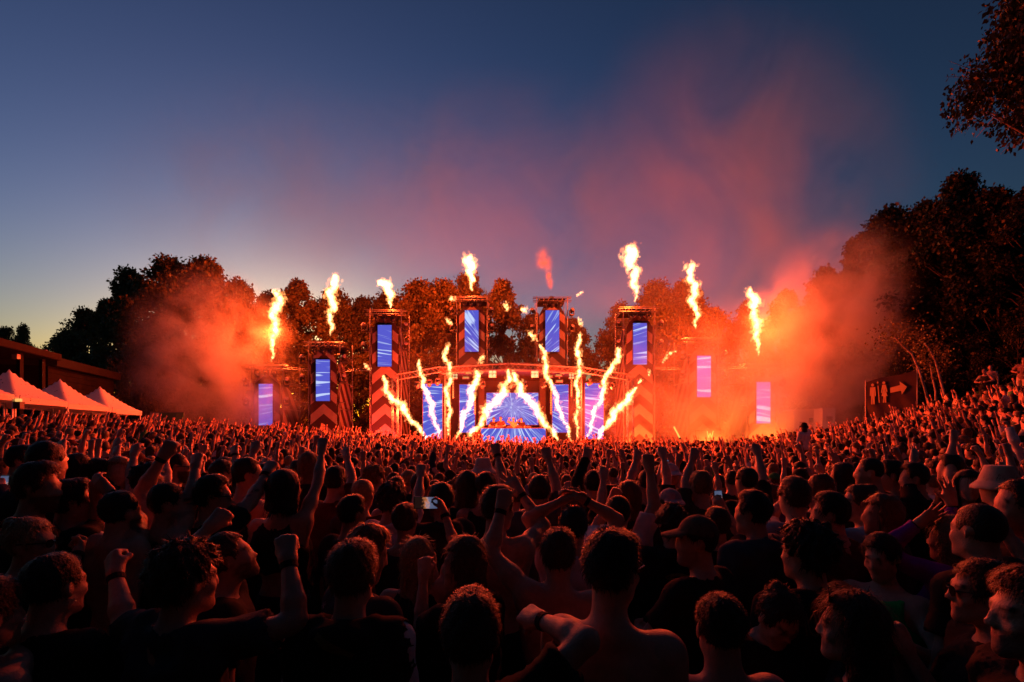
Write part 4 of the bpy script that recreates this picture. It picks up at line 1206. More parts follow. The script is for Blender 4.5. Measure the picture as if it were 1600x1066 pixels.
# ------------------------------------------------------------------ bodies grown from a distance field
class Field:
    def __init__(s, lo, hi, h):
        s.h = h; s.lo = np.array(lo, np.float32)
        n = np.ceil((np.array(hi) - s.lo) / h).astype(int) + 1
        s.ax = [(s.lo[i] + h * np.arange(n[i])).astype(np.float32) for i in range(3)]
        s.f = np.full(tuple(n), 10.0, np.float32)
    def sl(s, lo, hi):
        out = []
        for i in range(3):
            a = max(0, int(math.floor((lo[i] - s.lo[i]) / s.h))); b = min(len(s.ax[i]), int(math.ceil((hi[i] - s.lo[i]) / s.h)) + 1)
            if b <= a: return None
            out.append(slice(a, b))
        return tuple(out)
    def grid(s, q): return s.ax[0][q[0]][:, None, None], s.ax[1][q[1]][None, :, None], s.ax[2][q[2]][None, None, :]
    def merge(s, q, d, k, mode='u'):
        a = s.f[q]
        if mode == 'u':
            if k <= 0: s.f[q] = np.minimum(a, d); return
            hh = np.clip(0.5 + 0.5 * (a - d) / k, 0, 1); s.f[q] = a + (d - a) * hh - k * hh * (1 - hh)
        else:   # smooth subtraction
            d = -d
            hh = np.clip(0.5 - 0.5 * (a - d) / k, 0, 1); s.f[q] = a + (d - a) * hh + k * hh * (1 - hh)
    def cone(s, a, b, r0, r1, k=0.03, grow=0.0, cut=None):
        a = np.asarray(a, np.float32); b = np.asarray(b, np.float32); r0 += grow; r1 += grow
        m = max(r0, r1) + k + 2 * s.h
        q = s.sl(np.minimum(a, b) - m, np.maximum(a, b) + m)
        if q is None: return
        X, Y, Z = s.grid(q); ab = b - a; L2 = float(ab @ ab) + 1e-9
        t = np.clip(((X - a[0]) * ab[0] + (Y - a[1]) * ab[1] + (Z - a[2]) * ab[2]) / L2, 0, 1)
        d = np.sqrt((X - a[0] - ab[0] * t) ** 2 + (Y - a[1] - ab[1] * t) ** 2 + (Z - a[2] - ab[2] * t) ** 2) - (r0 + (r1 - r0) * t)
        if cut is not None:
            n = ab / math.sqrt(L2); c = a + ab * cut
            d = np.maximum(d, (X - c[0]) * n[0] + (Y - c[1]) * n[1] + (Z - c[2]) * n[2])
        s.merge(q, d, k)
    def ell(s, c, r, k=0.03, grow=0.0, M=None, mode='u'):
        c = np.asarray(c, np.float32); r = np.asarray(r, np.float32) + grow
        m = float(r.max()) + k + 2 * s.h
        q = s.sl(c - m, c + m)
        if q is None: return
        X, Y, Z = s.grid(q); x, y, z = X - c[0], Y - c[1], Z - c[2]
        if M is not None:
            x, y, z = (M[0][0] * x + M[1][0] * y + M[2][0] * z, M[0][1] * x + M[1][1] * y + M[2][1] * z, M[0][2] * x + M[1][2] * y + M[2][2] * z)
        k0 = np.sqrt((x / r[0]) ** 2 + (y / r[1]) ** 2 + (z / r[2]) ** 2) + 1e-6
        k1 = np.sqrt((x / r[0] ** 2) ** 2 + (y / r[1] ** 2) ** 2 + (z / r[2] ** 2) ** 2) + 1e-6
        s.merge(q, k0 * (k0 - 1) / k1, k, mode)
    def mesh(s):
        """surface nets: one vertex in every cell the surface crosses"""
        f = s.f; ins = f < 0
        c = [ins[i:f.shape[0] - 1 + i, j:f.shape[1] - 1 + j, k:f.shape[2] - 1 + k] for i in (0, 1) for j in (0, 1) for k in (0, 1)]
        cnt = sum(x.astype(np.int8) for x in c)
        act = np.argwhere((cnt > 0) & (cnt < 8))
        if len(act) == 0: return np.zeros((0, 3), np.float32), np.zeros((0, 4), int)
        idx = -np.ones(cnt.shape, np.int32); idx[tuple(act.T)] = np.arange(len(act))
        off = [(i, j, k) for i in (0, 1) for j in (0, 1) for k in (0, 1)]
        val = {o: f[act[:, 0] + o[0], act[:, 1] + o[1], act[:, 2] + o[2]] for o in off}
        acc = np.zeros((len(act), 3), np.float32); num = np.zeros(len(act), np.float32)
        for o in off:
            for a in range(3):
                if o[a]: continue
                p = list(o); p[a] = 1; p = tuple(p)
                v0, v1 = val[o], val[p]
                cr = (v0 < 0) != (v1 < 0)
                t = np.where(cr, v0 / np.where(cr, v0 - v1, 1), 0)
                e = np.zeros((len(act), 3), np.float32); e[:] = o; e[:, a] += t
                acc += e * cr[:, None]; num += cr
        v = (act + acc / num[:, None]) * s.h + s.lo
        quads = []
        for a in range(3):
            b, c_ = (a + 1) % 3, (a + 2) % 3
            sl0 = [slice(1, -1)] * 3; sl0[a] = slice(0, -1); sl1 = [slice(1, -1)] * 3; sl1[a] = slice(1, None)
            i0, i1 = ins[tuple(sl0)], ins[tuple(sl1)]
            for flip, mk in ((False, i0 & ~i1), (True, ~i0 & i1)):
                e = np.argwhere(mk)
                if len(e) == 0: continue
                base = e.copy(); base[:, b] += 1; base[:, c_] += 1
                ids = []
                for db, dc in ((-1, -1), (0, -1), (0, 0), (-1, 0)):
                    cc = base.copy(); cc[:, b] += db; cc[:, c_] += dc
                    ids.append(idx[cc[:, 0], cc[:, 1], cc[:, 2]])
                qd = np.stack(ids, 1)
                quads.append(qd[:, ::-1] if flip else qd)
        qd = np.concatenate(quads)
        return v, qd[(qd >= 0).all(1)]

def rotm(yaw=0.0, pitch=0.0, roll=0.0):
    return Matrix.Rotation(-yaw, 3, 'Z') @ Matrix.Rotation(pitch, 3, 'X') @ Matrix.Rotation(roll, 3, 'Y')

HD = 0.92       # head depth
# ---- hands: wrist at the origin, fingers towards +Z, palm faces +Y, thumb on -X (a right hand)
def hand_mesh(kind, h, s=1.0, seed=0):
    f = Field((-0.12, -0.07, -0.06), (0.12, 0.12, 0.24), h)
    f.cone((0, 0, -0.05), (0, 0, 0.0), 0.028, 0.027, 0.02)
    f.cone((-0.014, 0, 0.0), (-0.028, 0.0, 0.082), 0.021, 0.0165, 0.02); f.cone((0.014, 0, 0.0), (0.030, 0.0, 0.078), 0.021, 0.0155, 0.02)
    f.cone((0, 0, 0.0), (0.0, 0, 0.085), 0.023, 0.0175, 0.02)
    f.cone((-0.018, 0.008, 0.015), (-0.036, 0.016, 0.045), 0.018, 0.015, 0.015)
    K = 0.004
    xs = (-0.032, -0.011, 0.011, 0.031); ln = (0.92, 1.0, 0.95, 0.76); kz = (0.090, 0.095, 0.091, 0.083)
    for i in range(4):
        x, l, z = xs[i], ln[i], kz[i]; r = 0.0098 - 0.0008 * (i == 3)
        if kind == 'fist':
            p = [(x, -0.004, z), (x * 0.95, 0.036, z + 0.006), (x * 0.9, 0.046, z - 0.03), (x * 0.85, 0.024, z - 0.042)]
        elif kind == 'open':
            sp = (x) * 1.1
            p = [(x, 0, z), (x + sp * 0.36 * l, 0.004, z + 0.046 * l), (x + sp * 0.62 * l, 0.010, z + 0.073 * l), (x + sp * 0.78 * l, 0.018, z + 0.096 * l)]
        elif kind == 'horn' and i in (0, 3):
            p = [(x, 0, z), (x * 1.2, 0.004, z + 0.044 * l), (x * 1.3, 0.008, z + 0.072 * l), (x * 1.35, 0.012, z + 0.094 * l)]
        elif kind == 'horn':
            p = [(x, -0.004, z), (x * 0.95, 0.036, z + 0.006), (x * 0.9, 0.046, z - 0.03), (x * 0.85, 0.024, z - 0.042)]
        elif kind == 'grip':      # fingers closed round a phone held in front of the palm
            p = [(x, 0, z), (x, 0.026, z + 0.034 * l), (x, 0.052, z + 0.030 * l), (x, 0.066, z + 0.014 * l)]
        else:                      # relaxed
            p = [(x, 0, z), (x, 0.014, z + 0.042 * l), (x, 0.038, z + 0.058 * l), (x, 0.058, z + 0.054 * l)]
        for j in range(3): f.cone(p[j], p[j + 1], r * (1.08 - 0.1 * j), r * (1.0 - 0.1 * j), K)
    th = {'fist': [(-0.034, 0.012, 0.035), (-0.045, 0.040, 0.062), (-0.018, 0.060, 0.078)], 'horn': [(-0.034, 0.012, 0.035), (-0.045, 0.040, 0.062), (-0.012, 0.060, 0.076)],
          'open': [(-0.034, 0.010, 0.035), (-0.066, 0.020, 0.064), (-0.090, 0.022, 0.086)], 'grip': [(-0.034, 0.012, 0.035), (-0.056, 0.034, 0.064), (-0.050, 0.050, 0.094)],
          'relaxed': [(-0.034, 0.012, 0.035), (-0.052, 0.028, 0.064), (-0.050, 0.040, 0.092)]}[kind]
    for j in range(2): f.cone(th[j], th[j + 1], 0.0125 - 0.001 * j, 0.0112 - 0.0015 * j, 0.006)
    v, q = f.mesh()
    return v * s, q
HANDS = {}
def hand(kind, h):
    if (kind, h) not in HANDS: HANDS[(kind, h)] = hand_mesh(kind, h)
    return HANDS[(kind, h)]

SH, UA, FA = 0.170, 0.285, 0.255
def solve_arm(side, wrist, pole):
    """two-bone reach; returns shoulder, elbow, wrist (person space, person is 1.75 tall)"""
    S = Vector((side * SH, -0.005, 1.398)); W = Vector(wrist)
    up = max(0.0, min(1.0, (W - S).normalized().z))
    S += Vector((-side * 0.022 * up, 0.0, 0.055 * up))
    d = W - S; L_ = d.length
    L2 = min(max(L_, 0.16), (UA + FA) * 0.995); d = d.normalized(); W = S + d * L2
    a = (UA * UA - FA * FA + L2 * L2) / (2 * L2); hgt = math.sqrt(max(0.0, UA * UA - a * a))
    p = Vector(pole); p = p - d * p.dot(d)
    p = p.normalized() if p.length > 1e-4 else d.orthogonal().normalized()
    return S, S + d * a + p * hgt, W

def head_frame(spec):
    c = Vector((spec.get('hx', 0.0), 0.02 + spec.get('hf', 0.0), 1.632 + spec.get('hz', 0.0)))
    return c, rotm(R(spec.get('hyaw', 0)), R(spec.get('hpitch', 0)), R(spec.get('hroll', 0)))

def torso_prims(f, sex, g=0.0, b=1.0, k=0.05):
    w = 1.0 if sex == 'm' else 0.88
    f.ell((0, 0.0, 1.275), (0.165 * w * b, 0.112 * b, 0.178), k, g)
    f.ell((0, -0.005, 1.07), (0.142 * w * b, 0.098 * b, 0.17), k, g)
    f.ell((0, -0.01, 0.94), (0.160 * (1.0 if sex == 'm' else 1.04) * b, 0.112 * b, 0.13), k, g)
    if sex == 'f': 
        for s in (-1, 1): f.ell((s * 0.07, 0.095, 1.265), (0.062, 0.05, 0.06), 0.03, g)

def build_body(spec, h):
    """one continuous skin mesh: torso, neck, head with face and ears, both arms; hands join at the wrists"""
    sex = spec.get('sex', 'm'); b = spec.get('build', 1.0) * 0.95
    arms = [solve_arm(s, *spec['arms'][0 if s < 0 else 1][:2]) for s in (-1, 1)]
    hc, HR = head_frame(spec)
    pts = [p for a in arms for p in a] + [hc + Vector((0, 0, 0.15)), Vector((0.24, 0.16, 0.78)), Vector((-0.24, -0.16, 0.78))]
    lo = [min(p[i] for p in pts) - 0.12 for i in range(3)]; hi = [max(p[i] for p in pts) + 0.12 for i in range(3)]
    lo[2] = 0.80
    f = Field(lo, hi, h)
    torso_prims(f, sex, 0.0, b)
    nw = 0.058 * b if sex == 'm' else 0.047
    f.cone((0, -0.032, 1.39), hc + HR @ Vector((0, -0.018, -0.05)), nw * 1.1, nw, 0.04)
    for s, (S, E, W) in zip((-1, 1), arms):
        am = (1.0 if sex == 'm' else 0.84) * b
        f.cone((s * 0.018, -0.04, 1.445), S + Vector((-s * 0.03, -0.01, 0.0)), 0.044 * b, 0.048 * am, 0.045)      # trapezius
        f.cone((s * 0.05, 0.03, 1.335), S, 0.07 * b, 0.056 * am, 0.05)                                            # chest to deltoid
        f.ell(S, (0.064 * am,) * 3, 0.04)
        f.ell((s * 0.085, -0.075, 1.30), (0.068, 0.04, 0.09), 0.03)                                              # shoulder blade
        f.cone(S + Vector((0, -0.01, -0.05)), (s * 0.125 * b, -0.03, 1.15), 0.055 * am, 0.05, 0.05)              # lat
        m = S.lerp(E, 0.45)
        f.cone(S, m, 0.055 * am, 0.053 * am, 0.03); f.cone(m, E, 0.053 * am, 0.041 * am, 0.03)
        fm = E.lerp(W, 0.3)
        f.cone(E, fm, 0.042 * am, 0.045 * am, 0.025); f.cone(fm, W, 0.045 * am, 0.0275 * am, 0.02)
    if sex == 'm' and spec.get('shirt') == 'none':
        f.cone((0, -0.135, 1.36), (0, -0.125, 0.98), 0.014, 0.02, 0.03) if False else None
        # spine furrow
        q = f.sl((-0.05, -0.2, 0.95), (0.05, -0.05, 1.45))
        if q:
            X, Y, Z = f.grid(q); f.f[q] += 0.007 * np.exp(-(X / 0.018) ** 2) * np.exp(-((Z - 1.2) / 0.2) ** 2) * (Y < -0.04)
    # head
    Mr = [[HR[i][j] for j in range(3)] for i in range(3)]
    def H(x, y, z): return hc + HR @ Vector((x, y * HD, z))
    hw = 1.0 if sex == 'm' else 0.95
    f.ell(H(0, -0.012, 0.035), (0.076 * hw, 0.096 * HD, 0.090), 0.02, M=Mr)
    f.ell(H(0, 0.034, -0.035), (0.060 * hw, 0.062 * HD, 0.083), 0.03, M=Mr)
    f.cone(H(-0.045 * hw, 0.005, -0.065), H(0, 0.072, -0.100), 0.024, 0.022, 0.025); f.cone(H(0.045 * hw, 0.005, -0.065), H(0, 0.072, -0.100), 0.024, 0.022, 0.025)
    f.cone(H(-0.036, 0.080, 0.024), H(0.036, 0.080, 0.024), 0.014, 0.014, 0.015)
    for s in (-1, 1):
        f.ell(H(s * 0.032, 0.102, 0.004), (0.016, 0.012, 0.010), 0.012, M=Mr, mode='s')
        f.ell(H(s * 0.031, 0.083, 0.003), (0.0125, 0.0115, 0.011), 0.004, M=Mr)
        f.ell(H(s * 0.042, 0.068, -0.028), (0.022, 0.02, 0.018), 0.02, M=Mr)
        E2 = Matrix.Rotation(s * 0.35, 3, 'Z'); Em = HR @ E2; Em = [[Em[i][j] for j in range(3)] for i in range(3)]
        f.ell(H(s * 0.080 * hw, -0.008, -0.006), (0.0095, 0.021, 0.032), 0.008, M=Em)
    f.cone(H(0, 0.096, 0.012), H(0, 0.114, -0.026), 0.008, 0.0105, 0.012)
    f.cone(H(-0.012, 0.103, -0.030), H(0.012, 0.103, -0.030), 0.009, 0.009, 0.008)
    f.cone(H(-0.020, 0.090, -0.056), H(0.020, 0.090, -0.056), 0.0075, 0.0075, 0.006); f.cone(H(-0.016, 0.089, -0.070), H(0.016, 0.089, -0.070), 0.008, 0.008, 0.006)
    f.ell(H(0, 0.102, -0.063), (0.022, 0.006, 0.0022), 0.004, M=Mr, mode='s')
    v, q = f.mesh()
    n0 = len(v)
    # paint: skin with lips, brows, stubble or beard (all in the skin's own colour layer)
    sk = np.array(spec.get('skin', (0.44, 0.27, 0.19)), np.float32)
    inv = HR.inverted()
    L_ = (v - np.array(hc, np.float32)) @ np.array(inv, np.float32).T; L_[:, 1] /= HD
    col = np.tile(sk, (n0, 1))
    front = L_[:, 1] > 0.055
    lips = front & (np.abs(L_[:, 0]) < 0.019) & (L_[:, 2] < -0.052) & (L_[:, 2] > -0.074) & (L_[:, 1] > 0.088)
    col[lips] = sk * np.array([0.9, 0.68, 0.66])
    hairc = np.array(spec.get('hair_col', (0.03, 0.02, 0.014)), np.float32)
    brow = (L_[:, 1] > 0.07) & (np.abs(L_[:, 2] - 0.028) < 0.007) & (np.abs(np.abs(L_[:, 0]) - 0.033) < 0.019)
    col[brow] = hairc * 1.5
    eye = (L_[:, 1] > 0.082) & (np.abs(L_[:, 2] - 0.003) < 0.006) & (np.abs(np.abs(L_[:, 0]) - 0.031) < 0.011)
    col[eye] = (0.12, 0.09, 0.08)
    if spec.get('beard'):
        bd = (L_[:, 1] > -0.005) & (L_[:, 2] < -0.035 + 0.3 * (0.02 - L_[:, 1]).clip(0, 1)) & (L_[:, 2] > -0.128) & ~lips & (L_[:, 1] > 0.012 - 0.55 * (L_[:, 2] + 0.1).clip(-1, 0.1)) & (np.linalg.norm(L_, axis=1) < 0.155)
        col[bd] = hairc * 1.3 * spec['beard'] + col[bd] * (1 - spec['beard'])
    V, Q, C = [v], [q], [col]
    for s, (S, E, W), a in zip((-1, 1), arms, spec['arms']):
        hk = a[2]; hv, hq = hand(hk, spec.get('hand_h', 0.009))
        z = (W - E).normalized()
        pd = Vector(a[3]) if len(a) > 3 else Vector((0, 1, 0.1))
        y = pd - z * pd.dot(z)
        y = y.normalized() if y.length > 1e-3 else z.orthogonal().normalized()
        x = y.cross(z)
        if len(a) > 4:   # bent wrist
            qn = Quaternion(x, a[4]); z2 = qn @ z; y2 = qn @ y; z, y = z2, y2
        Mh = np.array([[x.x, y.x, z.x], [x.y, y.y, z.y], [x.z, y.z, z.z]], np.float32)
        hv = hv.copy()
        if s < 0: hv[:, 0] *= -1; hq = hq[:, ::-1]
        sc = (1.0 if sex == 'm' else 0.88)
        V.append((hv * sc) @ Mh.T + np.array(W, np.float32)); Q.append(hq + sum(len(x_) for x_ in V[:-1])); C.append(np.tile(sk * np.array([1.0, 0.95, 0.93]), (len(hv), 1)))
    V = np.concatenate(V); Q = np.concatenate(Q); C = np.concatenate(C)
    me = mesh_np('person', V, Q, [M_skin], True)
    at = me.color_attributes.new('Col', 'FLOAT_COLOR', 'POINT')
    at.data.foreach_set('color', np.concatenate([C, np.ones((len(C), 1))], 1).astype(np.float32).ravel())
    return me, arms, (hc, HR)

def folds(f, amp, seed, q=None):
    """creases in the cloth: pull the field in and out along warped bands"""
    X, Y, Z = f.ax[0][:, None, None], f.ax[1][None, :, None], f.ax[2][None, None, :]
    p = seed * 1.7
    w = np.sin(X * 21 + p) * 0.6 + np.sin(Z * 9 + p * 2) * 0.8
    up = np.clip((Z - 1.15) / 0.3, 0.25, 1.0)
    n1 = np.sin(Z * 38 + X * 24 + w * 2 + p); n2 = np.sin(Y * 40 + Z * 22 - X * 17 + w + p); n3 = np.sin(np.abs(X) * 95 + Z * 60 + 3 * w + p)
    f.f += amp * (n1 * 0.6 + n2 * 0.6 + (np.abs(n3) - 0.5) * 0.75 * up)

def build_shirt(spec, arms, hf, h, kind):
    sex = spec.get('sex', 'm'); b = spec.get('build', 1.0) * 0.95; g = 0.016 if kind != 'jacket' else 0.032
    if kind == 'bra': g = 0.009
    if kind == 'vest': g = 0.034
    under = kind == 'under'
    if under: kind = 'long'; g = 0.007
    hc, HR = hf
    pts = [p for a in arms for p in (a[0], a[1], a[2])] if kind in ('long', 'jacket') else [a[0].lerp(a[1], 0.75) for a in arms]
    pts += [Vector((0.26, 0.2, 0.78)), Vector((-0.26, -0.2, 1.56))]
    lo = [min(p[i] for p in pts) - 0.1 for i in range(3)]; hi = [max(p[i] for p in pts) + 0.1 for i in range(3)]
    f = Field(lo, hi, h)
    torso_prims(f, sex, g, b)
    # cloth hangs straighter than the body under it
    f.ell((0, -0.005, 1.05), (0.152 * b * (1 if sex == 'm' else 0.93), 0.108 * b, 0.30), 0.06, g)
    for s, (S, E, W) in zip((-1, 1), arms):
        am = (1.0 if sex == 'm' else 0.84) * b
        f.cone((s * 0.018, -0.04, 1.445), S + Vector((-s * 0.03, -0.01, 0.0)), 0.044 * b, 0.048 * am, 0.045, g * 0.8)
        f.cone((s * 0.05, 0.03, 1.335), S, 0.07 * b, 0.056 * am, 0.05, g)
        f.ell((s * 0.085, -0.075, 1.30), (0.07, 0.042, 0.095), 0.03, g + 0.006)
        f.cone(S + Vector((0, -0.01, -0.05)), (s * 0.125 * b, -0.03, 1.15), 0.055 * am, 0.05, 0.05, g)
        if kind not in ('tank', 'bra', 'vest'): f.ell(S, (0.064 * am,) * 3, 0.04, g)
        if kind == 'tee':
            f.cone(S, S.lerp(E, 0.78), 0.060 * am, 0.066 * am, 0.03, g, cut=0.9)
        elif kind in ('long', 'jacket'):
            f.cone(S, E, 0.060 * am, 0.046 * am, 0.03, g); f.cone(E, W, 0.046 * am, 0.030 * am, 0.025, g, cut=0.94)
    if kind in ('jacket', 'vest') or spec.get('hood'):
        f.ell((0, -0.105, 1.45), (0.115, 0.058, 0.055), 0.03); f.cone((-0.085, -0.04, 1.475), (0.085, -0.04, 1.475), 0.036, 0.036, 0.04)
    folds(f, 0.0022 if kind == 'bra' or under else (0.0015 if kind == 'vest' else 0.0) or (0.0085 if h < 0.016 else 0.006), spec.get('seed', 1))
    X, Y, Z = f.ax[0][:, None, None], f.ax[1][None, :, None], f.ax[2][None, None, :]
    neck = np.sqrt((X / 1.15) ** 2 + (Y + 0.0) ** 2 + ((Z - 1.522) / 1.15) ** 2) - (0.085 if kind not in ('tank', 'bra') else 0.125)
    f.f = np.maximum(f.f, -neck)
    hem = 0.84 if kind != 'bra' else 1.13
    f.f = np.maximum(f.f, hem + 0.01 * np.sin(X * 30) - Z)
    if kind in ('tank', 'bra', 'vest'):
        for S, E, W in arms:
            d = np.sqrt((X - S.x * 1.16) ** 2 + ((Y - S.y) / 1.1) ** 2 + ((Z - S.z + 0.02) / 1.35) ** 2) - (0.095 if kind != 'vest' else 0.07)
            f.f = np.maximum(f.f, -d)
    v, q = f.mesh()
    return mesh_np('shirt', v, q, [M_cloth], True)

# ---- hair: cap grown off the skull plus loose strands
def hair_mesh(style, seed, strands=0, h=0.012):
    """in head space, face +Y"""
    r = np.random.default_rng(seed)
    f = Field((-0.16, -0.22, -0.46 if style in ('long', 'wavy') else -0.2), (0.16, 0.16, 0.24), h)
    t = {'buzz': 0.004, 'short': 0.012, 'crop': 0.010, 'curly': 0.026, 'quiff': 0.014, 'long': 0.018, 'wavy': 0.022, 'bun': 0.012, 'pony': 0.012, 'bob': 0.02, 'bald': 0.001}[style]
    f.ell((0, -0.014, 0.036), (0.076, 0.096, 0.090), 0.02, t)
    if style == 'quiff': f.ell((0, 0.05, 0.115), (0.055, 0.05, 0.035), 0.03); f.ell((0, -0.01, 0.11), (0.06, 0.07, 0.035), 0.03)
    if style == 'short': f.ell((0.01, 0.01, 0.105), (0.062, 0.075, 0.034), 0.03)
    if style in ('long', 'wavy', 'bob'):
        n = {'long': -0.30, 'wavy': -0.26, 'bob': -0.10}[style]
        for x, y in ((-0.068, -0.01), (0.068, -0.01), (-0.05, -0.065), (0.05, -0.065), (0, -0.085)):
            f.cone((x, y, 0.02), (x * 1.15, y - 0.02, n + r.normal(0, 0.015)), 0.036, 0.03, 0.03)
    if style == 'bun': f.ell((0.0, -0.085, 0.10), (0.042, 0.04, 0.04), 0.012)
    if style == 'pony':
        f.ell((0, -0.105, 0.06), (0.025, 0.025, 0.025), 0.015); f.cone((0, -0.115, 0.055), (0.01, -0.155, -0.05), 0.026, 0.026, 0.02); f.cone((0.01, -0.155, -0.05), (0.012, -0.145, -0.17), 0.026, 0.008, 0.02)
    X, Y, Z = f.ax[0][:, None, None], f.ax[1][None, :, None], f.ax[2][None, None, :]
    am = {'buzz': 0.0006, 'curly': 0.011, 'wavy': 0.006, 'bald': 0.0}.get(style, 0.0035); p = seed * 0.9
    fr = 95 if style == 'curly' else 60
    an = np.arctan2(X, -Y + 0.0)
    f.f += am * (np.sin(an * 14 + p + 3 * np.sin(Z * 30 + p)) + np.sin(X * fr + p) * np.sin(Z * fr * 0.9 + 2 * p) * (1.2 if style == 'curly' else 0.4) + np.sin(Y * fr * 1.1 + p) * 0.5)
    low = {'long': -9, 'wavy': -9, 'bob': -9}.get(style)
    line = -0.022 + 0.92 * Y + 0.012 * np.sin(X * 40 + p)                     # hairline falls from brow to nape
    if style in ('long', 'wavy', 'bob'):
        face = np.maximum(-(Y - 0.022 - 0.35 * np.maximum(0, Z - 0.0)), Z - (0.075 + 0 * X))  # keep the face clear
        f.f = np.maximum(f.f, -np.maximum(np.maximum(0.028 - Y, Z - 0.078), np.abs(X) - 0.09))
    else:
        keep = line - Z
        if style in ('pony',): keep = np.where((Y < -0.1), np.minimum(keep, -0.01), keep)
        f.f = np.maximum(f.f, keep)
        fore = np.maximum(0.055 - Y, Z - 0.080); f.f = np.maximum(f.f, -fore)
        for s in (-1, 1):
            ear = np.sqrt((X - s * 0.085) ** 2 + (Y + 0.008) ** 2 + ((Z + 0.004) / 1.25) ** 2) - 0.03
            f.f = np.maximum(f.f, -ear)
    v, q = f.mesh()
    if len(v) == 0: return None
    if strands and style != 'bald':
        # thin tapered blades rooted on the cap, combed away from the crown and a little unruly
        n = strands
        pick = r.integers(0, len(v), n); root = v[pick]
        c = np.array([0, -0.014, 0.03]); nr = root - c; nr /= np.linalg.norm(nr, axis=1)[:, None] + 1e-6
        crown = np.array([0, -0.06, 0.13])
        fl = root - crown + np.array([0, 0, -0.05]); fl -= nr * (fl * nr).sum(1)[:, None]; fl /= np.linalg.norm(fl, axis=1)[:, None] + 1e-6
        ln = {'buzz': 0.007, 'short': 0.030, 'crop': 0.018, 'curly': 0.034, 'quiff': 0.032, 'long': 0.09, 'wavy': 0.07, 'bun': 0.03, 'pony': 0.035, 'bob': 0.06}[style]
        lift = {'buzz': 0.8, 'short': 0.28, 'crop': 0.4, 'curly': 0.55, 'quiff': 0.10, 'long': 0.07, 'wavy': 0.14, 'bun': 0.12, 'pony': 0.1, 'bob': 0.1}[style]
        if style in ('long', 'wavy', 'bob'): fl[root[:, 2] < 0.05] = np.array([0, -0.1, -1.0])
        d = fl + nr * (lift + 0.15 * np.abs(r.normal(0, 1, n)))[:, None] + r.normal(0, 0.22 if style != 'curly' else 0.6, (n, 3)); d /= np.linalg.norm(d, axis=1)[:, None]
        L_ = (ln * r.uniform(0.5, 1.25, n))[:, None]
        sd = np.cross(d, nr); sd /= np.linalg.norm(sd, axis=1)[:, None] + 1e-6
        wd = (0.0011 if n > 1000 else 0.0019) * r.uniform(0.6, 1.4, n)[:, None]
        root = root - nr * 0.002
        mid = root + d * L_ * 0.55 + nr * 0.002; tip = root + d * L_ - nr * L_ * 0.18 + np.array([0, 0, -0.12]) * L_
        sv = np.stack([root - sd * wd, root + sd * wd, mid + sd * wd * 0.8, mid - sd * wd * 0.8, tip + sd * wd * 0.15, tip - sd * wd * 0.15], 1).reshape(-1, 3)
        b = len(v) + np.arange(n)[:, None] * 6
        sq = np.concatenate([b + np.array([[0, 1, 2, 3]]), b + np.array([[3, 2, 4, 5]])])
        v = np.concatenate([v, sv]); q = np.concatenate([q, sq])
    return mesh_np('hair', v, q, [M_hair], True)

M_skin = surf('skin', (0.44, 0.27, 0.19), 0.52, var=0.16, scale=34.0, attr='Col', spec=0.4, bump=0.25, bscale=160.0)
M_cloth = surf('cloth', (0.03, 0.03, 0.03), 0.88, var=0.22, scale=14.0, objcol=True, spec=0.2, bump=0.25, bscale=260.0)
M_hair = surf('hair', (0.03, 0.02, 0.015), 0.5, var=0.45, scale=70.0, objcol=True, spec=0.35, bump=0.9, bscale=130.0)
M_denim = surf('trouser_cloth', (0.03, 0.03, 0.03), 0.9, var=0.3, scale=9.0, objcol=True, spec=0.15)

def trousers_mesh(h=0.024):
    f = Field((-0.28, -0.2, 0.0), (0.28, 0.3, 1.06), h)
    f.ell((0, -0.01, 0.93), (0.172, 0.122, 0.125), 0.04)
    for s in (-1, 1):
        f.cone((s * 0.09, -0.005, 0.88), (s * 0.10, 0.02, 0.5), 0.092, 0.066, 0.03); f.cone((s * 0.10, 0.02, 0.5), (s * 0.105, -0.01, 0.10), 0.066, 0.056, 0.02)
    folds(f, 0.005, 3)
    X, Y, Z = f.ax[0][:, None, None], f.ax[1][None, :, None], f.ax[2][None, None, :]
    f.f = np.maximum(f.f, 0.07 - Z + 0 * X); f.f = np.maximum(f.f, Z - 1.0 + 0 * X)
    v, q = f.mesh(); return mesh_np('trousers', v, q, [M_denim], True)
def shoe_mesh(h=0.016):
    f = Field((-0.1, -0.16, -0.03), (0.1, 0.24, 0.16), h)
    f.cone((0, -0.06, 0.05), (0, 0.13, 0.035), 0.045, 0.038, 0.02); f.cone((0, -0.05, 0.06), (0, -0.05, 0.11), 0.045, 0.043, 0.02)
    X, Y, Z = f.ax[0][:, None, None], f.ax[1][None, :, None], f.ax[2][None, None, :]
    f.f = np.maximum(f.f, -Z + 0 * X)
    v, q = f.mesh(); return mesh_np('shoe', v, q, [M_denim], True)
TROUSERS, SHOE = trousers_mesh(), shoe_mesh()

def set_col(o, c): o.color = (c[0], c[1], c[2], 1.0)
def clothe(o, spec):
    """trousers and shoes, shared by all"""
    t = obj('trousers', TROUSERS, o); set_col(t, spec.get('legs', (0.02, 0.022, 0.03)))
    for s in (-1, 1):
        q = obj('shoe', SHOE, o, (s * 0.105, -0.01, 0.0)); set_col(q, spec.get('shoes', (0.25, 0.24, 0.22)))

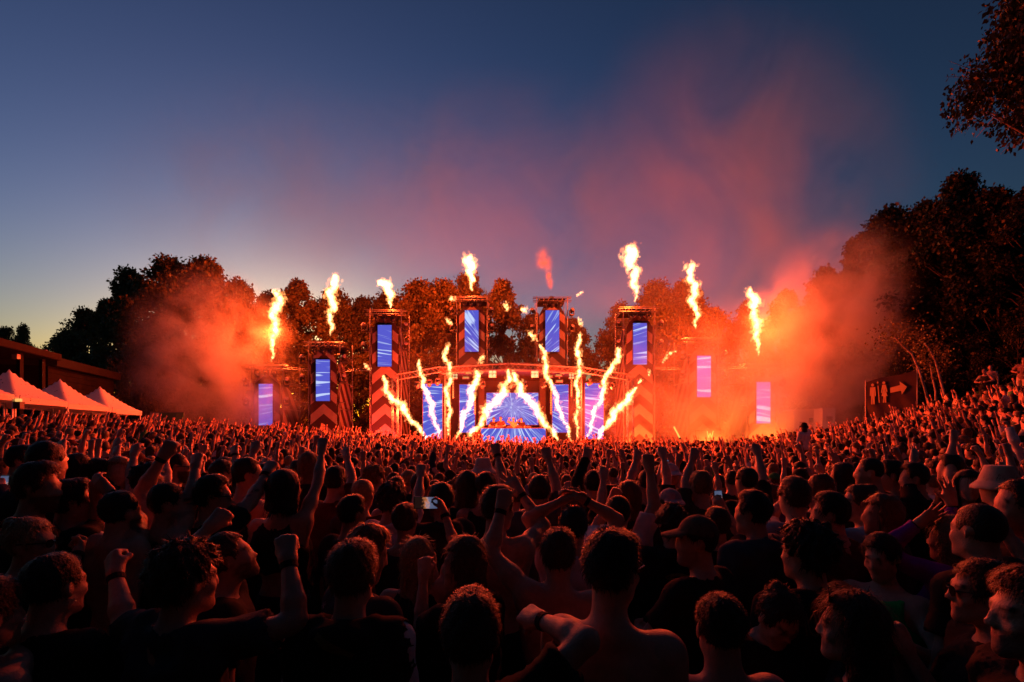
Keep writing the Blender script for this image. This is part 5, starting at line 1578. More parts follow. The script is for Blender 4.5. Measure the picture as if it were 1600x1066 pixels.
def cap_mesh(kind):
    if kind == 'cap':
        f = Field((-0.14, -0.16, 0.0), (0.14, 0.24, 0.2), 0.009)
        f.ell((0, -0.012, 0.045), (0.088, 0.108, 0.094), 0.01)
        X, Y, Z = f.ax[0][:, None, None], f.ax[1][None, :, None], f.ax[2][None, None, :]
        f.f = np.maximum(f.f, 0.045 + 0.16 * Y - Z)
        br = np.maximum(np.abs(Z - (0.062 - 0.28 * (Y - 0.08) - 3.0 * X * X)) - 0.0065, np.sqrt((X / 0.078) ** 2 + ((Y - 0.085) / 0.105) ** 2) * 0.08 - 0.08); br = np.maximum(br, 0.05 - Y)
        f.f = np.minimum(f.f, br)
        f.ell((0, -0.012, 0.139), (0.009, 0.009, 0.006), 0.004)
        # seams of the panels
        f.f += 0.0016 * np.exp(-(np.sin(3 * np.arctan2(X, Y + 0.012)) / 0.12) ** 2) * (Z > 0.075)
    else:
        f = Field((-0.2, -0.2, -0.02), (0.2, 0.2, 0.2), 0.009)
        X, Y, Z = f.ax[0][:, None, None], f.ax[1][None, :, None], f.ax[2][None, None, :]
        Rr = np.sqrt(X ** 2 + ((Y + 0.012) / 1.2) ** 2)
        crown = np.maximum(Rr - (0.092 - 0.32 * np.maximum(0, Z - 0.055)), np.maximum(Z - 0.142, 0.03 - Z))
        brim = np.maximum((np.abs(Z - (0.045 - 1.05 * (Rr - 0.085))) - 0.007) * 0.72, np.maximum(Rr - 0.132, 0.07 - Rr))
        f.f = np.minimum(crown, brim).astype(np.float32) - 0.004
    v, q = f.mesh(); return mesh_np(kind, v, q, [M_cloth], True)
CAPS = {k: cap_mesh(k) for k in ('cap', 'bucket')}

def glasses_mesh(on_head=False):
    mb = MB(); z, y = (0.004, 0.112) if not on_head else (0.115, 0.075)
    for s in (-1, 1):
        mb.prism([(s * 0.034 + 0.027 * math.cos(a), z + 0.021 * math.sin(a)) for a in [i * math.pi / 5 for i in range(10)]], y - 0.004, y)
        mb.tube((s * 0.060, y - 0.004, z + 0.008), (s * 0.083, -0.01, z + (0.008 if not on_head else -0.05)), 0.003)
    mb.tube((-0.012, y, z + 0.006), (0.012, y, z + 0.006), 0.003)
    return mb.mesh('glasses', [M_gloss])
M_gloss = surf('black_gloss', (0.01, 0.01, 0.01), 0.1, var=0.0, spec=0.6)
GLASSES, GLASSES_UP = glasses_mesh(), glasses_mesh(True)
def band_mesh():
    mb = MB(); n = 14; vs = []; fs = []
    for k in range(n):
        a = 2 * math.pi * k / n
        for r_, z in ((0.0335, -0.012), (0.0335, 0.012), (0.029, 0.012), (0.029, -0.012)): vs.append((r_ * math.cos(a), r_ * math.sin(a), z))
    for k in range(n):
        for j in range(4): fs.append((k * 4 + j, ((k + 1) % n) * 4 + j, ((k + 1) % n) * 4 + (j + 1) % 4, k * 4 + (j + 1) % 4))
    mb.add(vs, fs); return mb.mesh('wristband', [M_cloth])
BAND = band_mesh()

HAIR_CACHE = {}
def get_hair(style, seed, strands, h):
    k = (style, seed, strands, h)
    if k not in HAIR_CACHE: HAIR_CACHE[k] = hair_mesh(style, seed, strands, h)
    return HAIR_CACHE[k]

def hand_frame(arm, a):
    S, E, W = arm; z = (W - E).normalized(); pd = Vector(a[3]) if len(a) > 3 else Vector((0, 1, 0.1))
    y = pd - z * pd.dot(z); y = y.normalized() if y.length > 1e-3 else z.orthogonal().normalized(); x = y.cross(z)
    return Matrix(((x.x, y.x, z.x, W.x), (x.y, y.y, z.y, W.y), (x.z, y.z, z.z, W.z), (0, 0, 0, 1)))

def assemble(spec, loc, rz, s, h=0.012, strands=1500, hair_h=0.011, tilt=(0, 0)):
    """a person: body mesh on top, clothing, hair and small worn things as its parts"""
    me, arms, hf = build_body(spec, h)
    o = obj('person', me, None, loc); o.rotation_euler = (tilt[0], tilt[1], rz); o.scale = (s, s, s)
    kind = spec.get('shirt', 'tee')
    if kind != 'none':
        sh = obj({'tee': 'shirt', 'tank': 'tank_top', 'long': 'long_sleeved_top', 'jacket': 'jacket', 'bra': 'crop_top', 'vest': 'hooded_vest'}[kind], build_shirt(spec, arms, hf, h, kind), o); set_col(sh, spec.get('shirt_col', (0.02, 0.02, 0.022)))
    if spec.get('under'):
        q = obj('long_sleeved_top', build_shirt(spec, arms, hf, h * 1.2, 'under'), o); set_col(q, spec['under'])
    hc, HR = hf; HM = Matrix.Translation(hc) @ HR.to_4x4() @ Matrix.Diagonal((1, HD, 1, 1))
    hm = get_hair(spec.get('hair', 'short'), spec.get('hseed', 1), strands, hair_h)
    if hm is not None and spec.get('hair') != 'bald':
        q = obj('hair', hm, o); q.matrix_local = HM; set_col(q, spec.get('hair_col', (0.03, 0.02, 0.014)))
    if spec.get('hat'):
        q = obj({'cap': 'cap', 'bucket': 'bucket_hat'}[spec['hat']], CAPS[spec['hat']], o); q.matrix_local = HM; set_col(q, spec.get('hat_col', (0.06, 0.05, 0.045)))
    if spec.get('glasses'):
        q = obj('sunglasses', GLASSES if spec['glasses'] == 'on' else GLASSES_UP, o); q.matrix_local = HM
    for i, (arm, a) in enumerate(zip(arms, spec['arms'])):
        if spec.get('band', '')[i:i + 1] == 'x':
            q = obj('wristband', BAND, o); q.matrix_local = Matrix.Translation((arm[1] - arm[2]).normalized() * 0.03) @ hand_frame(arm, a); set_col(q, spec.get('band_col', (0.02, 0.02, 0.02)))
    clothe(o, spec)
    return o, arms, hf

# ---- phones
def phone(matrix, label, group=None, lit=True):
    t = empty('smartphone'); t.matrix_world = matrix
    mb = MB(); mb.bevel_box((-0.037, -0.0045, -0.075), (0.037, 0.0045, 0.075), 0.004); mb.build('case', [M_gloss], t)
    mb = MB(); mb.box((-0.034, -0.0062, -0.069), (0.034, -0.0048, 0.069)); mb.build('screen', [M_screen if lit else M_gloss], t)
    mb = MB(); mb.bevel_box((-0.03, 0.0046, 0.04), (-0.006, 0.0066, 0.068), 0.0008); mb.build('camera_bump', [M_gloss], t)
    tag(t, label, 'phone', group or 'phones held up in the crowd')
    return t
def screen_mat():
    """a phone display: the stage seen small - dark crowd below, fire streaks in the middle, dusk above"""
    m, nt, out = new_mat('phone_picture'); L = nt.links.new
    tc = nd(nt, 'ShaderNodeTexCoord'); sp = nd(nt, 'ShaderNodeSeparateXYZ'); L(tc.outputs['Object'], sp.inputs[0])
    cr = nd(nt, 'ShaderNodeValToRGB'); e = cr.color_ramp.elements
    e[0].position = 0.30; e[0].color = (0.015, 0.006, 0.005, 1)
    e[1].position = 0.42; e[1].color = (0.5, 0.16, 0.06, 1)
    a = e.new(0.52); a.color = (0.45, 0.25, 0.25, 1); a = e.new(0.60); a.color = (0.12, 0.14, 0.24, 1); a = e.new(1.0); a.color = (0.05, 0.07, 0.14, 1)
    no = nd(nt, 'ShaderNodeTexNoise', ins={'Scale': 70.0, 'Detail': 3.0}); L(tc.outputs['Object'], no.inputs['Vector'])
    z = math_n(nt, 'ADD', math_n(nt, 'MULTIPLY', sp.outputs['Z'], 6.5), 0.45)
    z = math_n(nt, 'ADD', z, math_n(nt, 'MULTIPLY', math_n(nt, 'SUBTRACT', no.outputs['Fac'], 0.5), 0.5))
    L(z, cr.inputs['Fac'])
    em = nd(nt, 'ShaderNodeEmission', ins={'Strength': 0.9}); L(cr.outputs[0], em.inputs['Color']); L(em.outputs[0], out.inputs['Surface'])
    m.cycles.emission_sampling = 'NONE'
    return m
M_screen = screen_mat()
# ------------------------------------------------------------------ the people nearest the photographer, one by one
SK = {'a': (0.44, 0.26, 0.18), 'b': (0.38, 0.22, 0.15), 'c': (0.50, 0.32, 0.23), 'd': (0.27, 0.15, 0.095)}
HC = {'dark': (0.022, 0.014, 0.010), 'brown': (0.055, 0.03, 0.017), 'red': (0.12, 0.05, 0.022), 'blond': (0.34, 0.23, 0.11), 'fair': (0.18, 0.11, 0.05), 'black': (0.010, 0.009, 0.009)}
BLK = (0.017, 0.0145, 0.013); WHT = (0.55, 0.55, 0.57); GRY = (0.11, 0.11, 0.12)
PRE = {'down': ((.24, .03, .86), (1, -.5, 0), 'relaxed', (-1, 0.2, 0)), 'up': ((.23, .14, 1.95), (1, .1, -.3), 'fist'), 'bent': ((.2, .30, 1.30), (.6, -.3, -.8), 'fist', (-.6, .2, .6)),
       'half': ((.30, .24, 1.68), (1, .1, -.5), 'fist'), 'open': ((.26, .16, 1.90), (1, .1, -.3), 'open'), 'horn': ((.24, .16, 1.93), (1, .1, -.3), 'horn'),
       'phone': ((.10, .34, 1.60), (1, -.2, -.7), 'grip', (-.8, .5, 0)), 'hip': ((.20, .1, 1.0), (1, -.5, 0), 'relaxed', (-1, 0, 0)), 'hold': ((.12, .26, 1.12), (1, -.3, -.3), 'fist', (-.5, 0, .8))}
HEROES = []       # ground positions already taken
def pre(name, s):
    a = PRE[name]; return tuple([(a[0][0] * s, a[0][1], a[0][2]), (a[1][0] * s, a[1][1], a[1][2]), a[2]] + ([(a[3][0] * s, a[3][1], a[3][2])] if len(a) > 3 else []))
GP = 'people in the crowd'
def hero(u, v, d, yaw, label, L='down', Rr='down', shirt='tee', col=BLK, hair='short', hc='dark', sex='m', skin='a', phone_label=None, **kw):
    x = (u - CX) / F * d; g = ground_z(x, d)
    ztop = CAMZ + (HY - v) / F * d
    extra = {'curly': .012, 'quiff': .014, 'bald': -.012, 'buzz': -.008}.get(hair, 0) + (0.0 if not kw.get('hat') else 0.004)
    loc_top = 1.775 + kw.get('hz', 0.0) + extra
    s = (ztop - g) / loc_top
    if not 0.86 < s < 1.12: print('HERO SCALE', u, v, d, round(s, 3))
    s = min(max(s, 0.84), 1.13)
    rz = -R(yaw); inv = Matrix.Rotation(-rz, 3, 'Z')
    arms = []
    for side, a in ((-1, L), (1, Rr)):
        if isinstance(a, str): arms.append(pre(a, side)); continue
        uu, vv, dy, hk = a[:4]; pole = a[4] if len(a) > 4 else (side, 0, -0.4); palm = a[5] if len(a) > 5 else (0, 1, 0.1)
        w = P(uu, vv, d + dy) - Vector((x, d, g))
        w = inv @ w / s
        t = [tuple(w), tuple(inv @ Vector(pole)), hk, tuple(inv @ Vector(palm))]
        if len(a) > 6: t.append(a[6])
        arms.append(tuple(t))
    near = d < 2.35
    spec = dict(sex=sex, hair=hair, hair_col=HC[hc], shirt=shirt, shirt_col=col, skin=SK[skin], arms=arms, seed=int(u) % 17, hseed=int(u) % 5 + 1, hand_h=0.007 if near else 0.0115)
    spec.update(kw)
    o, ar, hf = assemble(spec, (x, d, g), rz, s, h=0.0125 if d < 2.0 else (0.0195 if d < 3.0 else 0.026), strands=3000 if d < 2.0 else (900 if d < 3 else 420), hair_h=0.011 if near else 0.016, tilt=kw.get('tilt', (0, 0)))
    tag(o, label, 'person', GP)
    HEROES.append((x, d))
    if phone_label:
        i = kw.get('phone_hand', 1); land = kw.get('land', False)
        Mw = Matrix.Translation(o.location) @ Matrix.Rotation(rz, 4, 'Z') @ Matrix.Scale(s, 4)
        hm = Mw @ hand_frame(ar[i], arms[i])
        c = hm @ Vector((-0.005 * (1 if i else -1) , 0.045, 0.085)); Rm = Matrix.Rotation(R(kw.get('pyaw', 0)), 4, 'Z') @ Matrix.Rotation(R(-8), 4, 'X')
        if land: Rm = Rm @ Matrix.Rotation(R(90), 4, 'Y'); c = c + Vector((-0.05, 0.0, 0.0))
        phone(Matrix.Translation(c) @ Rm, phone_label)
    return o, ar, hf, s, rz

UPR = lambda u, v, dy=0.1, k='fist', pole=(1, 0, -.3), palm=(0, 1, .1): (u, v, dy, k, pole, palm)
UPL = lambda u, v, dy=0.1, k='fist', pole=(-1, 0, -.3), palm=(0, 1, .1): (u, v, dy, k, pole, palm)
hero(78, 862, 1.78, 14, 'person with short dark hair and black shirt beside raised bent wrists', hair='crop', hc='dark', build=1.06)
hero(283, 843, 1.72, 26, 'curly-haired person in grey tee, fist up with forearm upright', L=(180, 895, 0.34, 'fist', (-.2, 0, -1), (.3, 1, -.2)), Rr=(450, 873, 0.16, 'fist', (1, -.1, -.6), (-.2, 1, 0)), col=(0.05, 0.05, 0.055), hair='curly', hc='brown', band='xx', hyaw=8)
HOOD = hero(548, 845, 1.80, 2, 'person in black hooded vest over white sleeves, auburn short hair', shirt='vest', under=WHT, col=BLK, hair='short', hc='red')
hero(735, 923, 1.42, 0, 'person with combed-back hair holding a bent arm beside the head', Rr=(842, 968, 0.22, 'fist', (1, -.1, .8), (-.2, 1, -.6)), hair='quiff', hc='brown', band=' x', col=BLK)
hero(1128, 925, 1.62, 2, 'shirtless person with shaved neck and thin necklace chain', shirt='none', hair='crop', hc='dark', build=1.12)
hero(955, 828, 1.64, 24, 'shirtless person with glasses seen from behind, head turned', shirt='none', hair='short', hc='black', glasses='on', hyaw=22, build=1.02)
hero(1093, 803, 2.40, -38, 'smiling person in peaked cap looking sideways, black tee', hair='crop', hat='cap', hat_col=(0.12, 0.09, 0.065), hyaw=-42, Rr='hold', L='hold', beard=.25)
hero(1200, 908, 2.0, 176, 'person looking down with hair tied up, fist near the chest', sex='f', hair='bun', hc='dark', hz=-.05, hf=.06, hpitch=-34, L='bent', Rr='hold', shirt='long', col=BLK)
JK = hero(1265, 812, 2.1, -14, 'person with long curly hair in black jacket with back lettering', hair='curly', hc='black', shirt='jacket', col=(0.012, 0.012, 0.013), hyaw=-18)
hero(1340, 922, 1.60, -58, 'long dark-haired person with sunglasses pushed up on the head', sex='f', hair='long', hc='dark', glasses='up', L='bent', Rr='hip', col=BLK, skin='c')
hero(1380, 830, 2.5, -118, 'person in bright green crop top dancing with fists before the chest', sex='f', hair='pony', hc='dark', shirt='bra', col=(0.02, 0.55, 0.10), L='bent', Rr='bent', hpitch=-16, skin='c', band='x ')
hero(1545, 870, 1.78, -66, 'ponytailed person in sunglasses and black top, profile to the stage', sex='f', hair='pony', hc='dark', glasses='on', L=(1415, 1012, 0.05, 'fist', (0, 0, -1), (0, 1, .5)), Rr='hip')
hero(1535, 785, 2.2, -16, 'shaven-necked person in black tee with one fist beside the ear', hair='buzz', hc='dark', Rr=(1568, 830, 0.25, 'fist', (1, -.2, -1), (-.6, 1, 0)))
hero(1628, 888, 1.38, -72, 'person whose red-lit face is cut by the picture edge', hair='short', hc='dark', beard=.5)
hero(1601, 745, 2.5, -74, 'person in profile looking over to the stage in a dark top', hair='crop', hc='dark')
hero(1492, 805, 2.55, -24, 'fair-haired person in purple long sleeves raising both open hands', sex='f', hair='long', hc='fair', shirt='long', col=(0.22, 0.02, 0.34), L=(1436, 818, 0.05, 'open', (-.5, 0, -1)), Rr=(1487, 786, 0.3, 'open', (.3, .2, -1)), band='xx')
hero(1563, 727, 3.5, -8, 'person in pale bucket hat and grey shirt seen from behind', hair='short', hat='bucket', hat_col=(0.5, 0.42, 0.33), col=GRY)
hero(728, 838, 2.2, -54, 'auburn long-haired person looking aside, one fist raised at the shoulder', sex='f', hair='bob', hc='red', L=(662, 898, 0.16, 'fist', (-.2, 0, -1), (.3, 1, 0)), hyaw=-28, skin='c')
FLOWER = hero(566, 820, 2.15, 42, 'red-haired person in dark flower-print shirt bending aside', hair='short', hc='red', hpitch=-18, hyaw=18, col=(0.035, 0.038, 0.045))
SKULL = hero(354, 826, 2.2, 62, 'bearded person with head thrown back and fist before the face', hair='crop', hc='brown', beard=.8, hpitch=20, L=(330, 822, 0.10, 'fist', (-.2, -.4, -1)), Rr='down')
hero(328, 741, 3.0, 38, 'person in sunglasses with one long arm stretched up, dark tee', hair='short', hc='black', glasses='on', Rr=(440, 708, 0.5, 'fist', (.6, 0, -.8)), hyaw=26, band=' x')
hero(258, 752, 2.9, 34, 'person in black tank top raising both fists', hair='crop', hc='black', shirt='tank', L=(256, 712, 0.2, 'fist', (-1, 0, -.6)), Rr=(306, 728, 0.25, 'fist', (1, 0, -.5)), band='x ', hyaw=24, beard=.4)
hero(184, 764, 2.75, 18, 'shirtless person with elbows out and hands over the head', shirt='none', hair='crop', hc='dark', beard=.9, Rr=(170, 768, 0.16, 'relaxed', (1, 0, -.9)), L=(150, 775, 0.2, 'fist', (-.5, .5, -1)), band=' x')
hero(106, 746, 2.9, 20, 'person with wiry upswept hair and a fist raised ahead', hair='quiff', hc='dark', Rr=(130, 775, 0.3, 'fist', (1, 0, -1)), hyaw=20)
hero(52, 719, 2.75, 40, 'tall bearded person in black tee looking across the crowd', hair='quiff', hc='brown', beard=.85, hyaw=34, skin='b')
hero(40, 806, 2.3, 58, 'fair person with hair bun and dark sunglasses in profile', sex='f', hair='bun', hc='blond', glasses='on', Rr=(122, 862, 0.3, 'fist', (.5, 0, -1), (-.3, -1, .2)), hyaw=20, band=' x')
hero(-32, 905, 1.6, 20, 'bare-armed person partly cut off with a bent elbow', shirt='tank', Rr=(28, 985, 0.3, 'fist', (1, .3, .9)))
hero(384, 712, 3.7, 34, 'person in black tank top with white straps filming upright', hair='crop', hc='dark', shirt='tank', Rr=(404, 752, 0.35, 'grip', (.6, 0, -1), (-.5, .8, 0)), phone_label='upright phone with a lit stage picture near raised fists', hyaw=24)
hero(442, 733, 3.3, 10, 'dark-haired person with bare back and arm stretched up', sex='f', hair='bob', hc='black', shirt='bra', col=BLK, Rr=(505, 694, 0.3, 'fist', (1, 0, -.3)), L='bent')
hero(566, 747, 4.0, 6, 'person with pale cropped hair among dark heads', hair='crop', hc='blond', col=(0.06, 0.02, 0.02))
hero(548, 773, 3.3, 24, 'person with thick dark hair and dark print tee turning aside', hair='short', hc='black', hyaw=16)
hero(656, 735, 4.2, 0, 'person in a dark red knit cap seen from behind', hair='buzz', hc='dark', hat=None, col=(0.05, 0.03, 0.03))
hero(690, 754, 3.6, -36, 'bearded person in dark jacket turned away from the stage', hair='short', hc='dark', shirt='jacket', beard=.7, hyaw=-20, col=(0.03, 0.025, 0.02))
hero(632, 784, 3.2, 8, 'person with messy tied hair in a dark strappy top', sex='f', hair='bun', hc='brown', shirt='tank', col=(0.03, 0.03, 0.03))
hero(652, 838, 2.65, -4, 'fair long-haired person filming with phone held sideways', sex='f', hair='long', hc='blond', shirt='tank', col=BLK, Rr=(694, 800, 0.25, 'grip', (1, 0, -.8), (-.9, .3, .2)), phone_label='sideways phone filming the stage over a fair head', land=True, band=' x')
hero(776, 757, 2.8, 22, 'shirtless person with dark hair and one open hand in the air', shirt='none', hair='short', hc='dark', Rr=(812, 770, 0.3, 'open', (1, .2, -.6)), hyaw=16, band=' x')
hero(872, 826, 2.3, 2, 'shirtless broad person with one arm bent up in a fist', shirt='none', hair='short', hc='brown', L=(784, 792, 0.2, 'fist', (-1, -.1, -.7)), build=1.06, band='x ')
hero(896, 790, 2.9, 0, 'person in white tee making a heart with both hands overhead', hair='short', hc='dark', col=WHT, L=(880, 782, 0.12, 'relaxed', (-1, 0, -.3), (1, 0, 0)), Rr=(911, 780, 0.12, 'relaxed', (1, 0, -.3), (-1, 0, 0)), sex='m', band=' x')
hero(966, 772, 3.3, 8, 'person in white tee with one fist pressed forward', hair='crop', hc='dark', col=WHT, L=(956, 782, 0.3, 'fist', (-.6, 0, -1)), Rr='up')
CURLY = hero(1050, 786, 3.1, 4, 'person with curly top hair and dark collared jacket', hair='curly', hc='brown', shirt='jacket', col=(0.015, 0.015, 0.016))
hero(1049, 762, 3.7, 2, 'person in a backwards pale cap deep in the crowd', hair='crop', hat='cap', hat_col=(0.35, 0.3, 0.33), hyaw=175, hc='brown')
hero(1180, 766, 2.9, -28, 'person in blue grey hooded sweatshirt looking to the stage', shirt='jacket', col=(0.05, 0.065, 0.085), hair='short', hc='black', hood=True, hyaw=-14)
hero(1122, 792, 3.3, -6, 'person behind the cap holding a phone in a raised hand', hair='short', hc='dark', Rr=(1131, 797, 0.3, 'grip', (.8, 0, -1), (.6, .8, 0)), phone_label='small dark phone in a raised hand behind the peaked cap', pyaw=20)
hero(1243, 744, 3.2, -4, 'person in pale tee filming with both hands', hair='short', hc='brown', col=(0.3, 0.32, 0.36), L=(1228, 778, 0.35, 'grip', (-1, 0, -1), (.8, .5, 0)), Rr=(1262, 778, 0.35, 'grip', (1, 0, -1), (-.8, .5, 0)), phone_label='phone held in two hands by a person in a pale tee', land=True, band='x ')
hero(1302, 768, 2.9, -34, 'person in dark red and black tee looking to the stage', hair='short', hc='black', col=(0.07, 0.012, 0.012), hyaw=-22)
STRIPE = hero(1346, 755, 3.4, -40, 'person in pale blue jacket with light stripes, hair tied up', sex='f', hair='bun', hc='brown', shirt='jacket', col=(0.22, 0.42, 0.50), hyaw=-34, skin='c')
hero(1383, 772, 3.0, -36, 'person with long reddish hair over a black top', sex='f', hair='wavy', hc='red', hyaw=-30)
hero(1362, 713, 4.4, -34, 'bald person with red-lit scalp in dark shirt', hair='buzz', hc='dark', hyaw=-26, beard=.4, build=1.1)
hero(1396, 718, 4.6, -36, 'person in grey tee with a dark strap looking to the stage', hair='short', hc='black', col=(0.13, 0.13, 0.14), hyaw=-26)
hero(1283, 738, 3.9, 68, 'bearded person in black turned to a neighbour', hair='crop', hc='red', beard=.9, hyaw=15)
hero(1318, 722, 4.8, -24, 'dark-haired person in white top with black straps', sex='f', hair='long', hc='black', shirt='tank', col=WHT)
hero(1432, 722, 4.4, -40, 'person raising a hand with a spread of fingers, dark top', hair='short', hc='dark', L=(1428, 702, 0.3, 'open', (-1, 0, -.5)), hyaw=-20)
hero(1512, 733, 4.2, -150, 'dark-haired person facing back to the photographer, smiling', sex='f', hair='long', hc='dark', L='half', skin='c')
hero(1488, 700, 5.2, -46, 'person with one bare arm hooked overhead', hair='short', hc='dark', L=(1490, 682, 0.1, 'fist', (-1, 0, .2)), shirt='tank')
hero(28, 694, 4.6, 30, 'person in white and dark top with a fist held high', hair='quiff', hc='dark', col=WHT, Rr='half', hyaw=26)
hero(85, 668, 6.5, 32, 'bespectacled person in dark tee above the crowd by the tents', hair='crop', hc='dark', glasses='on', hyaw=26)
hero(118, 708, 4.2, 22, 'person with long straight dark hair and striped scarf', sex='f', hair='long', hc='black', shirt='long', col=(0.10, 0.16, 0.28))
hero(66, 700, 4.0, 30, 'person with a bare arm stretched far up, fingers pointing', hair='short', hc='black', Rr=(106, 668, 0.5, 'horn', (1, 0, -.4)), hyaw=22)
hero(188, 712, 4.4, 165, 'fair long-haired person looking back over the crowd', sex='f', hair='long', hc='blond', skin='c', col=(0.03, 0.03, 0.03))
hero(206, 702, 4.8, 20, 'person in dark red cap with raised bare arms', hair='crop', hat='cap', hat_col=(0.08, 0.02, 0.02), hc='dark', L=(182, 692, 0.4, 'fist', (-1, 0, -.3)), shirt='tank')
hero(274, 707, 4.6, 32, 'bearded shaven-headed person in black tee near raised fists', hair='buzz', hc='dark', beard=.9, glasses='on', hyaw=26)
hero(482, 700, 5.4, 14, 'person with long hair lit red along the edge', sex='f', hair='wavy', hc='fair')
hero(610, 752, 3.7, 20, 'person with tousled hair and white sleeve, arm raised high', hair='curly', hc='brown', col=WHT, Rr=(665, 708, 0.5, 'fist', (.8, 0, -.6)))
hero(730, 735, 4.3, 0, 'person with long straight hair down the back', sex='f', hair='long', hc='brown')
hero(755, 706, 5.6, 0, 'person in a white bucket hat amid the red-lit heads', hair='short', hat='bucket', hat_col=(0.55, 0.5, 0.47), hc='dark')
hero(983, 750, 4.0, 4, 'person with long smooth red-lit hair near the white tee', sex='f', hair='long', hc='red')
hero(1048, 722, 5.0, 6, 'person in a pale backwards cap behind a raised phone', hair='crop', hat='cap', hat_col=(0.45, 0.45, 0.5), hyaw=172, hc='fair', L=(1033, 736, 0.4, 'grip', (-.6, 0, -1), (.6, .8, 0)), phone_label='upright dark phone held before a pale cap', phone_hand=0)
hero(895, 762, 3.8, 2, 'person with fair wavy hair below crossed raised arms', sex='m', hair='curly', hc='fair', Rr=(948, 722, 0.4, 'fist', (1, 0, -.5)), col=BLK)

hero(345, 716, 4.4, 26, 'person in dark tee with a clenched fist high beside a phone', hair='crop', hc='dark', Rr=(368, 692, 0.4, 'fist', (.8, 0, -.5)), band=' x', hyaw=18)
hero(150, 716, 4.3, 28, 'person in navy tee with a bare arm up near the striped scarf', hair='short', hc='dark', col=(0.02, 0.03, 0.07), Rr=(187, 690, 0.4, 'fist', (1, 0, -.4)), hyaw=20)
hero(228, 722, 3.9, 24, 'curly person in dark tank top with both fists raised before the tents', hair='curly', hc='black', shirt='tank', L=(210, 700, 0.4, 'fist', (-1, 0, -.4)), Rr=(262, 694, 0.4, 'fist', (1, 0, -.4)), hyaw=16)
hero(412, 722, 4.1, 16, 'person in white tee with a fist up behind the bare back', hair='quiff', hc='brown', col=WHT, L=(398, 696, 0.4, 'fist', (-1, 0, -.3)))
hero(522, 728, 4.4, 10, 'person in dark red tee with one open hand high', hair='short', hc='black', col=(0.09, 0.014, 0.014), Rr=(541, 700, 0.4, 'open', (1, 0, -.3)))
hero(758, 735, 4.2, 2, 'person in black tank top with a banded arm straight up', hair='crop', hc='dark', shirt='tank', Rr=(776, 702, 0.3, 'fist', (1, 0, -.2)), band=' x')
hero(842, 742, 4.0, 4, 'person in grey tee with a fist up beside the heart hands', hair='short', hc='brown', col=GRY, Rr=(855, 708, 0.3, 'fist', (1, 0, -.3)))
hero(928, 732, 4.4, 2, 'person in black long sleeves pointing up over the white tee', hair='crop', hc='black', shirt='long', L=(918, 700, 0.4, 'horn', (-1, 0, -.3)))
hero(1012, 732, 4.4, -4, 'person in black tee with two fists up before the pale cap', hair='buzz', hc='dark', L=(996, 706, 0.4, 'fist', (-1, 0, -.3)), Rr=(1036, 704, 0.4, 'fist', (1, 0, -.3)))
hero(1096, 735, 4.2, -10, 'person in olive tee with a bent arm overhead near the cap', hair='short', hc='fair', col=(0.05, 0.055, 0.03), L=(1084, 706, 0.3, 'fist', (-1, 0, -.2)))
hero(1168, 728, 4.6, -14, 'person in black tee with a stretched fist behind the blue hood', hair='crop', hc='dark', Rr=(1182, 698, 0.4, 'fist', (1, 0, -.3)))

# lettering across the back of the jacket
def back_lettering():
    o, ar, hf, s, rz = JK
    cu = bpy.data.curves.new('lettering', 'FONT'); cu.body = 'THUNDERDOME'; cu.align_x = 'CENTER'; cu.size = 0.062; cu.extrude = 0.0; cu.space_character = 0.92
    t = bpy.data.objects.new('lettering_tmp', cu); scene.collection.objects.link(t)
    dg = bpy.context.evaluated_depsgraph_get(); me = bpy.data.meshes.new_from_object(t.evaluated_get(dg)); bpy.data.objects.remove(t)
    jk = [c for c in o.children if c.name.startswith('jacket')][0]
    from mathutils.bvhtree import BVHTree
    bm = bmesh.new(); bm.from_mesh(jk.data); tr = BVHTree.FromBMesh(bm)
    for v in me.vertices:
        x, z = v.co.x, v.co.y * 2.0 + 1.345
        hit = tr.ray_cast(Vector((-x * 0 + x, -0.6, z)), Vector((0, 1, 0)))
        v.co = (x, (hit[0].y if hit[0] else -0.16) - 0.006, z)
    bm.free()
    me.materials.append(surf('worn_print', (0.10, 0.07, 0.045), 0.7, var=0.5, scale=60))
    obj('lettering', me, jk)
back_lettering()

def print_on(name, hero_out, strokes, col, width=0.006, side=-1):
    """flat print on a shirt: strokes in (x, z) metres on the back (side -1) or chest (+1) laid onto the cloth"""
    o = hero_out[0]
    sh = [c for c in o.children if c.name.split('.')[0] in ('shirt', 'jacket', 'hooded_vest', 'tank_top')][0]
    from mathutils.bvhtree import BVHTree
    bm = bmesh.new(); bm.from_mesh(sh.data); tr = BVHTree.FromBMesh(bm)
    def on(x, z):
        hit = tr.ray_cast(Vector((x, side * 0.6, z)), Vector((0, -side, 0)))
        return (x, (hit[0].y if hit[0] else side * 0.15) + side * 0.005, z)
    vs, fs = [], []
    for st in strokes:
        for (a, b) in zip(st, st[1:]):
            a, b = Vector(a), Vector(b); dv = (b - a)
            if dv.length < 1e-5: continue
            n = max(1, int(dv.length / 0.02)); pr = Vector((-dv.y, dv.x)).normalized() * width
            for k in range(n + 1):
                p = a + dv * k / n; i = len(vs); vs += [on(*(p - pr)), on(*(p + pr))]
                if k: fs.append((i - 2, i, i + 1, i - 1))
    bm.free()
    m = mesh_np('print', vs, fs, [surf('print_ink_' + name, col, 0.7, var=0.5, scale=40)])
    obj('print', m, sh)
ring = lambda x, z, a, b, n=16, t0=0.0, t1=6.283: [(x + a * math.cos(t0 + (t1 - t0) * i / n), z + b * math.sin(t0 + (t1 - t0) * i / n)) for i in range(n + 1)]
